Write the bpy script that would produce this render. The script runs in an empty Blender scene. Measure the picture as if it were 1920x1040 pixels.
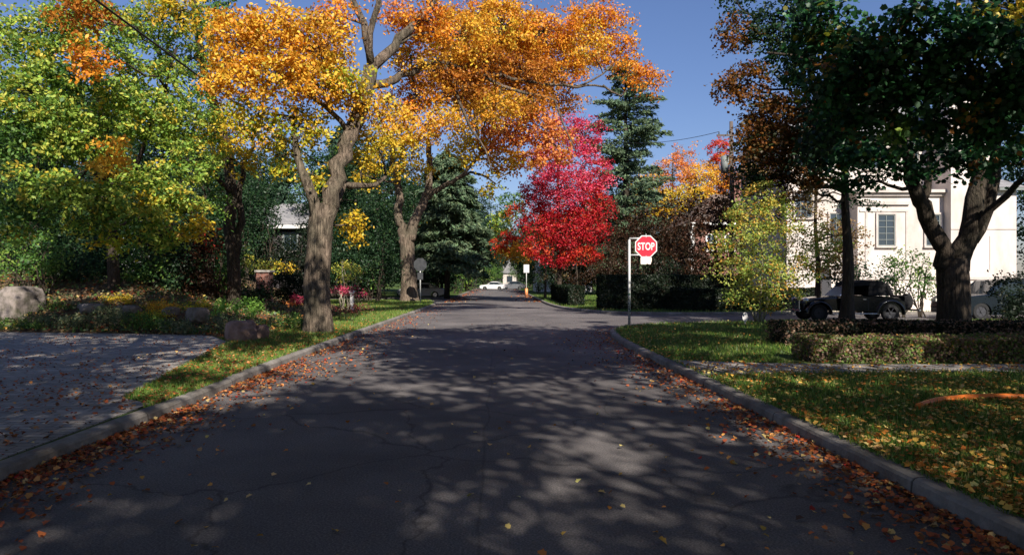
import bpy, bmesh, math
import numpy as np
from mathutils import Vector, Matrix, noise

# ---------------------------------------------------------------- camera, sky, sun, exposure
SC = bpy.context.scene
COL = SC.collection
F = 1280.0          # focal length in photo pixels (24 mm on a 36 mm sensor, 1920 px wide)
CX, CY, CH = 935.0, 525.0, 1.7
cam = bpy.data.cameras.new("camera"); cam.lens = 24; cam.sensor_width = 36
cam.shift_x = 25 / 1920; cam.shift_y = 5 / 1920
cam.clip_start = 0.1; cam.clip_end = 2000
co = bpy.data.objects.new("camera", cam); COL.objects.link(co)
co.location = (0, 0, CH); co.rotation_euler = (math.radians(90), 0, 0)
SC.camera = co

SUN_EL, SUN_AZ = math.radians(37), math.radians(19)     # sun behind the camera, slightly to its right
world = bpy.data.worlds.new("World"); SC.world = world; world.use_nodes = True
nt = world.node_tree; nt.nodes.clear()
sky = nt.nodes.new("ShaderNodeTexSky"); sky.sky_type = 'NISHITA'; sky.sun_disc = False
sky.sun_elevation = SUN_EL; sky.sun_rotation = math.radians(180) - SUN_AZ
sky.altitude = 200; sky.air_density = 1.35; sky.dust_density = 0.5; sky.ozone_density = 4.5
bg = nt.nodes.new("ShaderNodeBackground"); bg.inputs[1].default_value = 0.050
wo = nt.nodes.new("ShaderNodeOutputWorld")
tint = nt.nodes.new("ShaderNodeMix"); tint.data_type = 'RGBA'; tint.blend_type = 'MULTIPLY'; tint.inputs[0].default_value = 1.0; tint.inputs[7].default_value = (1.0, 1.0, 1.28, 1)
nt.links.new(sky.outputs[0], tint.inputs[6]); nt.links.new(tint.outputs[2], bg.inputs[0]); nt.links.new(bg.outputs[0], wo.inputs[0])
sun = bpy.data.lights.new("sun", 'SUN'); sun.energy = 5.0; sun.angle = math.radians(0.55); sun.color = (1.0, 0.93, 0.83)
so = bpy.data.objects.new("sun", sun); COL.objects.link(so)
sdir = Vector((math.sin(SUN_AZ) * math.cos(SUN_EL), -math.cos(SUN_AZ) * math.cos(SUN_EL), math.sin(SUN_EL)))
so.rotation_euler = sdir.to_track_quat('Z', 'Y').to_euler(); so.location = (10, -30, 40)
SC.view_settings.view_transform = 'Standard'; SC.view_settings.look = 'None'
SC.view_settings.exposure = 0.80; SC.view_settings.gamma = 1

# ---------------------------------------------------------------- helpers
rng = np.random.default_rng(7)
def P(px, py, Y): return np.array([(px - CX) * Y / F, Y, CH - (py - CY) * Y / F])
def reseed(n):
    global rng; rng = np.random.default_rng(n)

def tag(o, label=None, cat=None, group=None, kind=None):
    if label: o["label"] = label
    if cat: o["category"] = cat
    if group: o["group"] = group
    if kind: o["kind"] = kind
    return o
def empty(name, loc=(0, 0, 0), rz=0.0, label=None, cat=None, group=None):
    o = bpy.data.objects.new(name, None); COL.objects.link(o)
    o.location = tuple(map(float, loc)); o.rotation_euler = (0, 0, rz); o.empty_display_size = 0.2
    return tag(o, label, cat, group)
def link(name, me, m, parent=None, world_space=True):
    """links a mesh; if the parent is an Empty and the mesh is in world space it is moved into the parent's space"""
    o = bpy.data.objects.new(name, me); COL.objects.link(o)
    if m is not None: me.materials.append(m)
    if parent is not None:
        o.parent = parent
        if world_space:
            o.matrix_parent_inverse = parent_world(parent).inverted()
    return o
def parent_world(p):
    mt = Matrix.Translation(p.location) @ p.rotation_euler.to_matrix().to_4x4()
    if p.parent: return parent_world(p.parent) @ p.matrix_parent_inverse @ mt
    return mt
def smooth(me):
    me.polygons.foreach_set("use_smooth", np.ones(len(me.polygons), dtype=bool))
def raw_mesh(name, V, loops, starts, colors=None, sm=False):
    me = bpy.data.meshes.new(name)
    me.vertices.add(len(V)); me.vertices.foreach_set("co", np.asarray(V, dtype=np.float32).ravel())
    me.loops.add(len(loops)); me.loops.foreach_set("vertex_index", np.asarray(loops, dtype=np.int32))
    me.polygons.add(len(starts)); me.polygons.foreach_set("loop_start", np.asarray(starts, dtype=np.int32))
    me.update(calc_edges=True)
    if colors is not None:
        a = me.color_attributes.new("leaf_hue", 'FLOAT_COLOR', 'POINT')
        c4 = np.ones((len(V), 4), dtype=np.float32); c4[:, :3] = colors
        a.data.foreach_set("color", c4.ravel())
    if sm: smooth(me)
    return me
class MB:
    """collects quads / polygons, boxes and tubes into one mesh"""
    def __init__(s): s.v = []; s.f = []
    def add(s, V, Fs):
        b = len(s.v); s.v.extend([tuple(map(float, p)) for p in V]); s.f.extend([tuple(i + b for i in f) for f in Fs])
    def box(s, x0, x1, y0, y1, z0, z1):
        V = [(x0,y0,z0),(x1,y0,z0),(x1,y1,z0),(x0,y1,z0),(x0,y0,z1),(x1,y0,z1),(x1,y1,z1),(x0,y1,z1)]
        s.add(V, [(0,3,2,1),(4,5,6,7),(0,1,5,4),(1,2,6,5),(2,3,7,6),(3,0,4,7)])
        return s
    def prism(s, poly, h0, h1, axis='Z'):
        n = len(poly)
        def m(p, h):
            return (p[0], p[1], h) if axis == 'Z' else ((p[0], h, p[1]) if axis == 'Y' else (h, p[0], p[1]))
        V = [m(p, h0) for p in poly] + [m(p, h1) for p in poly]
        s.add(V, [tuple(range(n))[::-1], tuple(range(n, 2*n))] + [(i, (i+1) % n, n+(i+1) % n, n+i) for i in range(n)])
        return s
    def tube(s, pts, radii, sides=8, rough=0.0, cap=True):
        pts = [Vector(p) for p in pts]; n = len(pts); b = len(s.v)
        up = Vector((0.31, 0.94, 0.11)); prev = None
        for i, p in enumerate(pts):
            t = (pts[min(i+1, n-1)] - pts[max(i-1, 0)])
            t = t.normalized() if t.length > 1e-9 else Vector((0, 0, 1))
            if prev is None:
                a = t.cross(up); a = a.normalized() if a.length > 1e-4 else t.orthogonal().normalized()
            else:
                a = (prev - t * prev.dot(t)); a = a.normalized() if a.length > 1e-4 else t.orthogonal().normalized()
            prev = a; c = t.cross(a)
            for k in range(sides):
                th = 2 * math.pi * k / sides; r = radii[i]
                d = a * math.cos(th) + c * math.sin(th)
                if rough: 
                    q = (p + d * r)
                    r *= 1 + rough * noise.noise(Vector((q.x * 2.2, q.y * 2.2, q.z * 0.7))) + rough * 0.5 * noise.noise(Vector((q.x * 7, q.y * 7, q.z * 1.5)))
                q = p + d * r; s.v.append((q.x, q.y, q.z))
        for i in range(n-1):
            for k in range(sides):
                k2 = (k+1) % sides
                s.f.append((b+i*sides+k, b+i*sides+k2, b+(i+1)*sides+k2, b+(i+1)*sides+k))
        if cap:
            s.f.append(tuple(b + k for k in range(sides))[::-1]); s.f.append(tuple(b+(n-1)*sides+k for k in range(sides)))
        return s
    def sphere(s, c, r, seg=12, ring=8):
        V = []; Fs = []
        for i in range(ring+1):
            ph = math.pi * i / ring
            for k in range(seg):
                th = 2*math.pi*k/seg
                V.append((c[0]+r[0]*math.sin(ph)*math.cos(th), c[1]+r[1]*math.sin(ph)*math.sin(th), c[2]+r[2]*math.cos(ph)))
        for i in range(ring):
            for k in range(seg):
                Fs.append((i*seg+k, (i+1)*seg+k, (i+1)*seg+(k+1) % seg, i*seg+(k+1) % seg))
        s.add(V, Fs); return s
    def build(s, name, m, parent=None, sm=False, world_space=True, bevel=0.0):
        me = bpy.data.meshes.new(name); me.from_pydata(s.v, [], s.f); me.update()
        if bevel:
            bm = bmesh.new(); bm.from_mesh(me); bmesh.ops.remove_doubles(bm, verts=bm.verts, dist=1e-5)
            bmesh.ops.recalc_face_normals(bm, faces=bm.faces)
            es = [e for e in bm.edges if len(e.link_faces) == 2 and e.calc_face_angle(0) > 0.5]
            bmesh.ops.bevel(bm, geom=es, offset=bevel, segments=2, affect='EDGES', profile=0.6)
            bm.to_mesh(me); bm.free()
        if sm: smooth(me)
        return link(name, me, m, parent, world_space)

def resample(pts, step):
    pts = np.array(pts, float)
    # Catmull-Rom through the points
    out = []
    n = len(pts)
    for i in range(n-1):
        p0 = pts[max(i-1, 0)]; p1 = pts[i]; p2 = pts[i+1]; p3 = pts[min(i+2, n-1)]
        m = max(1, int(np.linalg.norm((p2 - p1)[:3]) / step))
        for k in range(m):
            t = k / m
            out.append(0.5*((2*p1) + (-p0+p2)*t + (2*p0-5*p1+4*p2-p3)*t*t + (-p0+3*p1-3*p2+p3)*t**3))
    out.append(pts[-1]); return np.array(out)
def inside(poly, X, Y):
    poly = np.array(poly); r = np.zeros(len(X), bool); j = len(poly)-1
    for i in range(len(poly)):
        xi, yi = poly[i]; xj, yj = poly[j]
        c = ((yi > Y) != (yj > Y)) & (X < (xj-xi)*(Y-yi)/(yj-yi+1e-12)+xi)
        r ^= c; j = i
    return r

# ---------------------------------------------------------------- materials
def mat(name):
    m = bpy.data.materials.new(name); m.use_nodes = True
    t = m.node_tree; b = t.nodes["Principled BSDF"]; return m, t, b
def N(t, kind, **kw):
    n = t.nodes.new(kind)
    for k, v in kw.items():
        if k in n.inputs: n.inputs[k].default_value = v
        else: setattr(n, k, v)
    return n
def ramp(t, stops, interp='LINEAR'):
    r = t.nodes.new("ShaderNodeValToRGB"); r.color_ramp.interpolation = interp
    e = r.color_ramp.elements
    while len(e) < len(stops): e.new(0.5)
    for i, (p, c) in enumerate(stops): e[i].position = p; e[i].color = (*c, 1) if len(c) == 3 else c
    return r
def surf(name, c1, c2, scale=4.0, rough=0.8, bump=0.3, bscale=None, spec=0.3, detail=8, obj=False, metal=0.0, stretch=None, third=None):
    m, t, b = mat(name)
    tc = N(t, "ShaderNodeTexCoord"); src = tc.outputs["Object" if obj else "Object"]
    if stretch:
        mp = N(t, "ShaderNodeMapping"); mp.inputs["Scale"].default_value = stretch; t.links.new(src, mp.inputs[0]); src = mp.outputs[0]
    n1 = N(t, "ShaderNodeTexNoise", Scale=scale, Detail=float(detail), Roughness=0.62); t.links.new(src, n1.inputs["Vector"])
    st = [(0.32, c1), (0.68, c2)] if third is None else [(0.3, c1), (0.52, c2), (0.72, third)]
    r = ramp(t, st); t.links.new(n1.outputs[0], r.inputs[0]); t.links.new(r.outputs[0], b.inputs["Base Color"])
    b.inputs["Roughness"].default_value = rough; b.inputs["Metallic"].default_value = metal
    b.inputs["Specular IOR Level"].default_value = spec
    if bump:
        n2 = N(t, "ShaderNodeTexNoise", Scale=bscale or scale*6, Detail=6.0); t.links.new(src, n2.inputs["Vector"])
        bp = N(t, "ShaderNodeBump", Strength=bump, Distance=0.02); t.links.new(n2.outputs[0], bp.inputs["Height"]); t.links.new(bp.outputs[0], b.inputs["Normal"])
    return m
def asphalt(name):
    m, t, b = mat(name)
    tc = N(t, "ShaderNodeTexCoord")
    big = N(t, "ShaderNodeTexNoise", Scale=0.35, Detail=5.0, Roughness=0.6); t.links.new(tc.outputs["Object"], big.inputs["Vector"])
    fine = N(t, "ShaderNodeTexNoise", Scale=60.0, Detail=4.0, Roughness=0.8); t.links.new(tc.outputs["Object"], fine.inputs["Vector"])
    r1 = ramp(t, [(0.28, (0.062, 0.057, 0.059)), (0.5, (0.112, 0.102, 0.101)), (0.72, (0.165, 0.150, 0.147))]); t.links.new(big.outputs[0], r1.inputs[0])
    r2 = ramp(t, [(0.3, (0.35,)*3), (0.5, (1.0,)*3), (0.66, (1.95, 1.88, 1.8))]); t.links.new(fine.outputs[0], r2.inputs[0])
    mx = N(t, "ShaderNodeMix", data_type='RGBA', blend_type='MULTIPLY'); mx.inputs[0].default_value = 1.0
    t.links.new(r1.outputs[0], mx.inputs[6]); t.links.new(r2.outputs[0], mx.inputs[7])
    # a worn seam along the middle of the road and tar filled cracks
    sx = N(t, "ShaderNodeSeparateXYZ"); t.links.new(tc.outputs["Object"], sx.inputs[0])
    wob = N(t, "ShaderNodeTexNoise", Scale=0.5, Detail=4.0); t.links.new(tc.outputs["Object"], wob.inputs["Vector"])
    a1 = N(t, "ShaderNodeMath", operation='MULTIPLY_ADD'); t.links.new(wob.outputs[0], a1.inputs[0]); a1.inputs[1].default_value = 0.25; a1.inputs[2].default_value = 0.02
    a2 = N(t, "ShaderNodeMath", operation='ADD'); t.links.new(sx.outputs[0], a2.inputs[0]); t.links.new(a1.outputs[0], a2.inputs[1])
    a3 = N(t, "ShaderNodeMath", operation='ABSOLUTE'); t.links.new(a2.outputs[0], a3.inputs[0])
    rs = ramp(t, [(0.0, (0.62,)*3), (0.022, (1, 1, 1))]); t.links.new(a3.outputs[0], rs.inputs[0])
    mx2 = N(t, "ShaderNodeMix", data_type='RGBA', blend_type='MULTIPLY'); mx2.inputs[0].default_value = 0.8
    t.links.new(mx.outputs[2], mx2.inputs[6]); t.links.new(rs.outputs[0], mx2.inputs[7])
    vd = N(t, "ShaderNodeTexVoronoi", feature='DISTANCE_TO_EDGE', Scale=0.42)
    wv = N(t, "ShaderNodeTexNoise", Scale=1.6, Detail=6.0); t.links.new(tc.outputs["Object"], wv.inputs["Vector"])
    av = N(t, "ShaderNodeVectorMath", operation='MULTIPLY_ADD'); t.links.new(wv.outputs["Color"], av.inputs[0]); av.inputs[1].default_value = (0.9, 0.9, 0); t.links.new(tc.outputs["Object"], av.inputs[2])
    t.links.new(av.outputs[0], vd.inputs["Vector"])
    rc = ramp(t, [(0.0, (0.35,)*3), (0.010, (1, 1, 1))]); t.links.new(vd.outputs["Distance"], rc.inputs[0])
    mx3 = N(t, "ShaderNodeMix", data_type='RGBA', blend_type='MULTIPLY'); mx3.inputs[0].default_value = 0.75
    t.links.new(mx2.outputs[2], mx3.inputs[6]); t.links.new(rc.outputs[0], mx3.inputs[7])
    t.links.new(mx3.outputs[2], b.inputs["Base Color"])
    b.inputs["Roughness"].default_value = 0.85; b.inputs["Specular IOR Level"].default_value = 0.25
    bp = N(t, "ShaderNodeBump", Strength=0.5, Distance=0.006); t.links.new(fine.outputs[0], bp.inputs["Height"]); t.links.new(bp.outputs[0], b.inputs["Normal"])
    return m
def leaf_mat(name, trans=0.35, gloss=0.05, rough=0.45):
    m = bpy.data.materials.new(name); m.use_nodes = True; t = m.node_tree; t.nodes.clear()
    at = N(t, "ShaderNodeAttribute"); at.attribute_name = "leaf_hue"
    d = N(t, "ShaderNodeBsdfDiffuse"); tr = N(t, "ShaderNodeBsdfTranslucent"); g = N(t, "ShaderNodeBsdfGlossy", Roughness=rough)
    mx = N(t, "ShaderNodeMixShader"); mx.inputs[0].default_value = trans
    m2 = N(t, "ShaderNodeMixShader"); m2.inputs[0].default_value = gloss
    o = N(t, "ShaderNodeOutputMaterial")
    t.links.new(at.outputs["Color"], d.inputs[0]); t.links.new(at.outputs["Color"], tr.inputs[0])
    t.links.new(d.outputs[0], mx.inputs[1]); t.links.new(tr.outputs[0], mx.inputs[2])
    t.links.new(mx.outputs[0], m2.inputs[1]); t.links.new(g.outputs[0], m2.inputs[2]); t.links.new(m2.outputs[0], o.inputs[0])
    return m
def bark_mat(name, c1, c2):
    m, t, b = mat(name)
    tc = N(t, "ShaderNodeTexCoord"); mp = N(t, "ShaderNodeMapping"); mp.inputs["Scale"].default_value = (1, 1, 0.16)
    t.links.new(tc.outputs["Object"], mp.inputs[0])
    n1 = N(t, "ShaderNodeTexNoise", Scale=14.0, Detail=8.0, Roughness=0.7); t.links.new(mp.outputs[0], n1.inputs["Vector"])
    n2 = N(t, "ShaderNodeTexNoise", Scale=1.4, Detail=4.0); t.links.new(tc.outputs["Object"], n2.inputs["Vector"])
    r = ramp(t, [(0.34, c1), (0.62, c2)]); t.links.new(n1.outputs[0], r.inputs[0])
    r2 = ramp(t, [(0.35, (0.75, 0.8, 0.72)), (0.65, (1.15, 1.1, 1.05))]); t.links.new(n2.outputs[0], r2.inputs[0])
    mx = N(t, "ShaderNodeMix", data_type='RGBA', blend_type='MULTIPLY'); mx.inputs[0].default_value = 1.0
    t.links.new(r.outputs[0], mx.inputs[6]); t.links.new(r2.outputs[0], mx.inputs[7]); t.links.new(mx.outputs[2], b.inputs["Base Color"])
    v = N(t, "ShaderNodeTexVoronoi", feature='DISTANCE_TO_EDGE', Scale=11.0)
    wv = N(t, "ShaderNodeVectorMath", operation='MULTIPLY_ADD'); t.links.new(n1.outputs["Color"], wv.inputs[0]); wv.inputs[1].default_value = (0.12,)*3; t.links.new(mp.outputs[0], wv.inputs[2])
    t.links.new(wv.outputs[0], v.inputs["Vector"])
    rv = ramp(t, [(0.0, (0, 0, 0)), (0.25, (1, 1, 1))]); t.links.new(v.outputs["Distance"], rv.inputs[0])
    bp = N(t, "ShaderNodeBump", Strength=0.9, Distance=0.04); t.links.new(rv.outputs[0], bp.inputs["Height"])
    bp2 = N(t, "ShaderNodeBump", Strength=0.6, Distance=0.02); t.links.new(n1.outputs[0], bp2.inputs["Height"]); t.links.new(bp.outputs[0], bp2.inputs["Normal"])
    t.links.new(bp2.outputs[0], b.inputs["Normal"])
    b.inputs["Roughness"].default_value = 0.9; b.inputs["Specular IOR Level"].default_value = 0.15
    return m
def paint(name, c, rough=0.3, spec=0.5, metal=0.0, coat=0.0):
    m, t, b = mat(name)
    tc = N(t, "ShaderNodeTexCoord"); n = N(t, "ShaderNodeTexNoise", Scale=9.0, Detail=6.0); t.links.new(tc.outputs["Object"], n.inputs["Vector"])
    r = ramp(t, [(0.3, tuple(x*0.82 for x in c)), (0.7, c)]); t.links.new(n.outputs[0], r.inputs[0]); t.links.new(r.outputs[0], b.inputs["Base Color"])
    b.inputs["Roughness"].default_value = rough; b.inputs["Specular IOR Level"].default_value = spec; b.inputs["Metallic"].default_value = metal
    b.inputs["Coat Weight"].default_value = coat; b.inputs["Coat Roughness"].default_value = 0.08
    return m
def brick_mat(name, c1, c2, mortar, scale=1.0, bw=0.22, bh=0.075):
    m, t, b = mat(name)
    tc = N(t, "ShaderNodeTexCoord"); sp = N(t, "ShaderNodeSeparateXYZ"); t.links.new(tc.outputs["Object"], sp.inputs[0])
    ad = N(t, "ShaderNodeMath", operation='ADD'); t.links.new(sp.outputs[0], ad.inputs[0]); t.links.new(sp.outputs[1], ad.inputs[1])
    cb = N(t, "ShaderNodeCombineXYZ"); t.links.new(ad.outputs[0], cb.inputs[0]); t.links.new(sp.outputs[2], cb.inputs[1])
    br = N(t, "ShaderNodeTexBrick", Scale=scale); br.inputs["Color1"].default_value = (*c1, 1); br.inputs["Color2"].default_value = (*c2, 1); br.inputs["Mortar"].default_value = (*mortar, 1)
    br.inputs["Brick Width"].default_value = bw; br.inputs["Row Height"].default_value = bh; br.inputs["Mortar Size"].default_value = 0.008
    t.links.new(cb.outputs[0], br.inputs["Vector"]); t.links.new(br.outputs[0], b.inputs["Base Color"]); b.inputs["Roughness"].default_value = 0.9
    return m

M = {}
M['asphalt'] = asphalt("asphalt")
M['soil'] = surf("soil", (0.055, 0.036, 0.022), (0.13, 0.085, 0.05), 3.0, 0.95, 0.8, 25, 0.1, third=(0.09, 0.10, 0.035))
M['turf'] = surf("turf", (0.030, 0.062, 0.014), (0.065, 0.105, 0.024), 1.3, 0.95, 0.8, 60, 0.1, third=(0.12, 0.115, 0.04))
M['concrete'] = surf("concrete", (0.20, 0.18, 0.165), (0.36, 0.33, 0.30), 2.6, 0.88, 0.35, 45, 0.2)
M['kerb'] = surf("kerb_concrete", (0.15, 0.135, 0.125), (0.31, 0.285, 0.26), 3.2, 0.88, 0.45, 40, 0.2)
def add_joints(m):
    t = m.node_tree; b = t.nodes["Principled BSDF"]; src = b.inputs["Base Color"].links[0].from_socket
    g = N(t, "ShaderNodeNewGeometry"); sx = N(t, "ShaderNodeSeparateXYZ"); t.links.new(g.outputs["Position"], sx.inputs[0])
    a = N(t, "ShaderNodeMath", operation='MULTIPLY'); t.links.new(sx.outputs[1], a.inputs[0]); a.inputs[1].default_value = 0.37
    f = N(t, "ShaderNodeMath", operation='FRACT'); t.links.new(a.outputs[0], f.inputs[0])
    r = ramp(t, [(0.0, (.25,)*3), (0.006, (.3,)*3), (0.010, (1, 1, 1))]); t.links.new(f.outputs[0], r.inputs[0])
    st = N(t, "ShaderNodeTexNoise", Scale=0.9, Detail=8.0, Roughness=0.75); t.links.new(g.outputs["Position"], st.inputs["Vector"])
    r2 = ramp(t, [(0.35, (.55, .53, .5)), (0.6, (1.05, 1.05, 1.05))]); t.links.new(st.outputs[0], r2.inputs[0])
    for q in (r, r2):
        mx = N(t, "ShaderNodeMix", data_type='RGBA', blend_type='MULTIPLY'); mx.inputs[0].default_value = 1.0
        t.links.new(src, mx.inputs[6]); t.links.new(q.outputs[0], mx.inputs[7]); src = mx.outputs[2]
    t.links.new(src, b.inputs["Base Color"])
add_joints(M['kerb'])
M['pale_drive'] = surf("pale_drive", (0.50, 0.42, 0.34), (0.66, 0.57, 0.47), 1.2, 0.9, 0.2, 40, 0.2)
M['bark'] = bark_mat("bark_grey_brown", (0.045, 0.035, 0.027), (0.235, 0.185, 0.145))
M['bark_dark'] = bark_mat("bark_dark", (0.030, 0.024, 0.020), (0.090, 0.070, 0.056))
M['bark_pale'] = bark_mat("bark_pale", (0.17, 0.15, 0.115), (0.42, 0.38, 0.31))
M['leaf'] = leaf_mat("leaves", 0.38, 0.018, 0.5)
M["leaf_gloss"] = leaf_mat("leaves_glossy", 0.40, 0.035, 0.5)
M['needle'] = leaf_mat("needles", 0.10, 0.006)
M['litter'] = leaf_mat("fallen_leaf", 0.12, 0.03)
M['grass'] = leaf_mat("grass_blades", 0.25, 0.03)
M['stucco'] = surf("cream_stucco", (0.43, 0.375, 0.335), (0.60, 0.535, 0.49), 0.8, 0.92, 0.5, 45, 0.2, stretch=(1, 1, .45), third=(0.64, 0.575, 0.53))
M['trim'] = surf("cream_trim", (0.42, 0.37, 0.335), (0.56, 0.50, 0.46), 2.0, 0.8, 0.1, 60, 0.2)
M['slate'] = brick_mat("slate_roof", (0.17, 0.17, 0.18), (0.27, 0.26, 0.26), (0.07, 0.07, 0.07), 1.0, 0.30, 0.18)
M['brown_roof'] = brick_mat("brown_shingles", (0.13, 0.085, 0.07), (0.20, 0.14, 0.11), (0.05, 0.04, 0.03), 1.0, 0.3, 0.18)
M['brick'] = brick_mat("red_brick", (0.24, 0.075, 0.05), (0.16, 0.055, 0.04), (0.26, 0.22, 0.19))
M['dark_wall'] = brick_mat("dark_brick", (0.055, 0.042, 0.045), (0.035, 0.030, 0.035), (0.08, 0.075, 0.075))
M['white_wall'] = surf("white_wall", (0.66, 0.64, 0.61), (0.80, 0.78, 0.75), 1.0, 0.8, 0.1, 40, 0.2)
M['glass'] = paint("window_glass", (0.03, 0.045, 0.06), 0.06, 0.8)
M['frame_grey'] = paint("window_frame_paint", (0.20, 0.22, 0.21), 0.5, 0.3)
M['galv'] = surf("galvanised_steel", (0.42, 0.43, 0.42), (0.62, 0.62, 0.60), 12.0, 0.5, 0.1, 60, 0.5, metal=0.25)
M['sign_back'] = surf("sign_back", (0.018, 0.02, 0.023), (0.045, 0.048, 0.052), 5.0, 0.55, 0.05, 40, 0.4)
M['red'] = paint("sign_red", (0.62, 0.010, 0.035), 0.45, 0.4)
M['white'] = paint("sign_white", (0.70, 0.67, 0.65), 0.5, 0.4)
M['tab'] = surf("worn_tab", (0.62, 0.50, 0.44), (0.80, 0.70, 0.62), 9.0, 0.6, 0.0, 10, 0.3, third=(0.74, 0.46, 0.44))
M['green_paint'] = surf("flaking_green", (0.03, 0.07, 0.055), (0.05, 0.10, 0.075), 8.0, 0.6, 0.2, 40)
M['wood_pole'] = surf("pole_wood", (0.075, 0.06, 0.055), (0.15, 0.125, 0.11), 3.0, 0.9, 0.4, 30, 0.1, stretch=(6, 6, 0.5))
M['dark_metal'] = paint("dark_metal", (0.04, 0.04, 0.045), 0.5, 0.4)
M['stone_pink'] = surf("pink_granite", (0.12, 0.075, 0.06), (0.26, 0.165, 0.13), 3.5, 0.9, 1.0, 14, 0.15, third=(0.36, 0.25, 0.21))
M['stone_grey'] = surf("grey_granite", (0.07, 0.07, 0.045), (0.20, 0.17, 0.15), 3.5, 0.9, 1.0, 14, 0.15, third=(0.30, 0.255, 0.235))
M['black_paint'] = paint("black_car_paint", (0.004, 0.0045, 0.006), 0.22, 0.35, coat=0.35)
M['navy_paint'] = paint("dark_blue_car_paint", (0.006, 0.010, 0.016), 0.25, 0.3, coat=0.3)
M['white_paint'] = paint("white_car_paint", (0.74, 0.73, 0.71), 0.25, 0.5, coat=0.5)
M['grey_paint'] = paint("grey_car_paint", (0.13, 0.135, 0.145), 0.25, 0.5, coat=0.5)
M['car_glass'] = paint("car_glass", (0.02, 0.03, 0.04), 0.05, 0.9)
M['screen_glass'] = paint("pale_windscreen", (0.38, 0.37, 0.33), 0.25, 0.6)  # even pale grey tone over the whole pane
M['rubber'] = surf("rubber", (0.012, 0.012, 0.012), (0.03, 0.03, 0.03), 20, 0.8, 0.2, 40, 0.2)
M['chrome'] = paint("bright_metal", (0.55, 0.56, 0.58), 0.22, 0.6, 0.9)
M['canvas'] = surf("black_canvas", (0.012, 0.012, 0.013), (0.028, 0.027, 0.027), 6, 0.9, 0.3, 50, 0.1)
M['lamp_glass'] = paint("lamp_glass", (0.7, 0.68, 0.62), 0.15, 0.6)
M['lamp_red'] = paint("tail_lamp", (0.35, 0.02, 0.015), 0.2, 0.6)
M['orange'] = paint("orange_rubber", (0.90, 0.22, 0.03), 0.45, 0.4)
M['orange_sleeve'] = paint("orange_sleeve", (0.80, 0.30, 0.12), 0.5, 0.4)
M['cable'] = paint("cable", (0.03, 0.03, 0.035), 0.6, 0.2)
def cobble():
    m, t, b = mat("interlocking_pavers")
    tc = N(t, "ShaderNodeTexCoord"); br = N(t, "ShaderNodeTexBrick", Scale=1.0)
    br.inputs["Color1"].default_value = (0.26, 0.235, 0.215, 1); br.inputs["Color2"].default_value = (0.38, 0.345, 0.315, 1); br.inputs["Mortar"].default_value = (0.08, 0.07, 0.06, 1)
    br.inputs["Brick Width"].default_value = 0.24; br.inputs["Row Height"].default_value = 0.12; br.inputs["Mortar Size"].default_value = 0.006
    n = N(t, "ShaderNodeTexNoise", Scale=1.2, Detail=8.0, Roughness=0.7)
    for x in (br, n): t.links.new(tc.outputs["Object"], x.inputs["Vector"])
    r = ramp(t, [(0.3, (0.7, 0.7, 0.7)), (0.7, (1.2, 1.18, 1.15))]); t.links.new(n.outputs[0], r.inputs[0])
    mx = N(t, "ShaderNodeMix", data_type='RGBA', blend_type='MULTIPLY'); mx.inputs[0].default_value = 1.0
    t.links.new(br.outputs[0], mx.inputs[6]); t.links.new(r.outputs[0], mx.inputs[7]); t.links.new(mx.outputs[2], b.inputs["Base Color"])
    bp = N(t, "ShaderNodeBump", Strength=0.5, Distance=0.008); t.links.new(br.outputs["Fac"], bp.inputs["Height"]); bp.invert = True; t.links.new(bp.outputs[0], b.inputs["Normal"])
    b.inputs["Roughness"].default_value = 0.9; b.inputs["Specular IOR Level"].default_value = 0.2
    return m
M['pavers'] = cobble()

# ---------------------------------------------------------------- leaves
T_QUAD = np.array([(0, -.5), (.36, 0.02), (0, .5), (-.36, 0.02)])
T_OVAL = np.array([(0, -.5), (.22, -.2), (.24, .12), (0, .5), (-.24, .12), (-.22, -.2)])
T_MAPLE = np.array([(0, -.46), (.22, -.36), (.40, -.24), (.33, -.04), (.46, .16), (.26, .24), (0, .50), (-.26, .24), (-.46, .16), (-.33, -.04), (-.40, -.24), (-.22, -.36)])
T_NEEDLE = np.array([(0, -.5), (.085, 0), (0, .5), (-.085, 0)])
T_BLADE = np.array([(-.055, 0), (.055, 0), (.02, .6), (0, 1.0), (-.03, .6)])
def leaf_mesh(name, C, nrm, size, col, T=T_QUAD, curl=0.12, axis=None):
    """one polygon per leaf; C centres, nrm normals"""
    n = len(C); k = len(T)
    nrm = nrm / (np.linalg.norm(nrm, axis=1, keepdims=True) + 1e-9)
    if axis is None: axis = rng.normal(size=(n, 3))
    a = axis - nrm * np.sum(axis * nrm, 1, keepdims=True); a /= (np.linalg.norm(a, axis=1, keepdims=True) + 1e-9)
    b = np.cross(nrm, a)
    V = C[:, None, :] + size[:, None, None] * (b[:, None, :] * T[None, :, 0:1] + a[:, None, :] * T[None, :, 1:2] + nrm[:, None, :] * (curl * (np.abs(T[None, :, 0:1]) * 1.6 - 0.2)))
    V = V.reshape(-1, 3)
    colv = np.repeat(col, k, axis=0)
    return raw_mesh(name, V, np.arange(n * k), np.arange(n) * k, colv)
def pal_pick(pal, n):
    """palette: list of (weight, rgb)"""
    w = np.array([p[0] for p in pal], float); w /= w.sum(); c = np.array([p[1] for p in pal])
    return c[rng.choice(len(pal), n, p=w)]
def vary(c, v=0.22, h=0.08):
    n = len(c); f = 1 + v * (rng.random((n, 1)) * 2 - 1); g = 1 + h * (rng.random((n, 3)) * 2 - 1)
    return np.clip(c * f * g, 0.001, 0.95)
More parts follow.
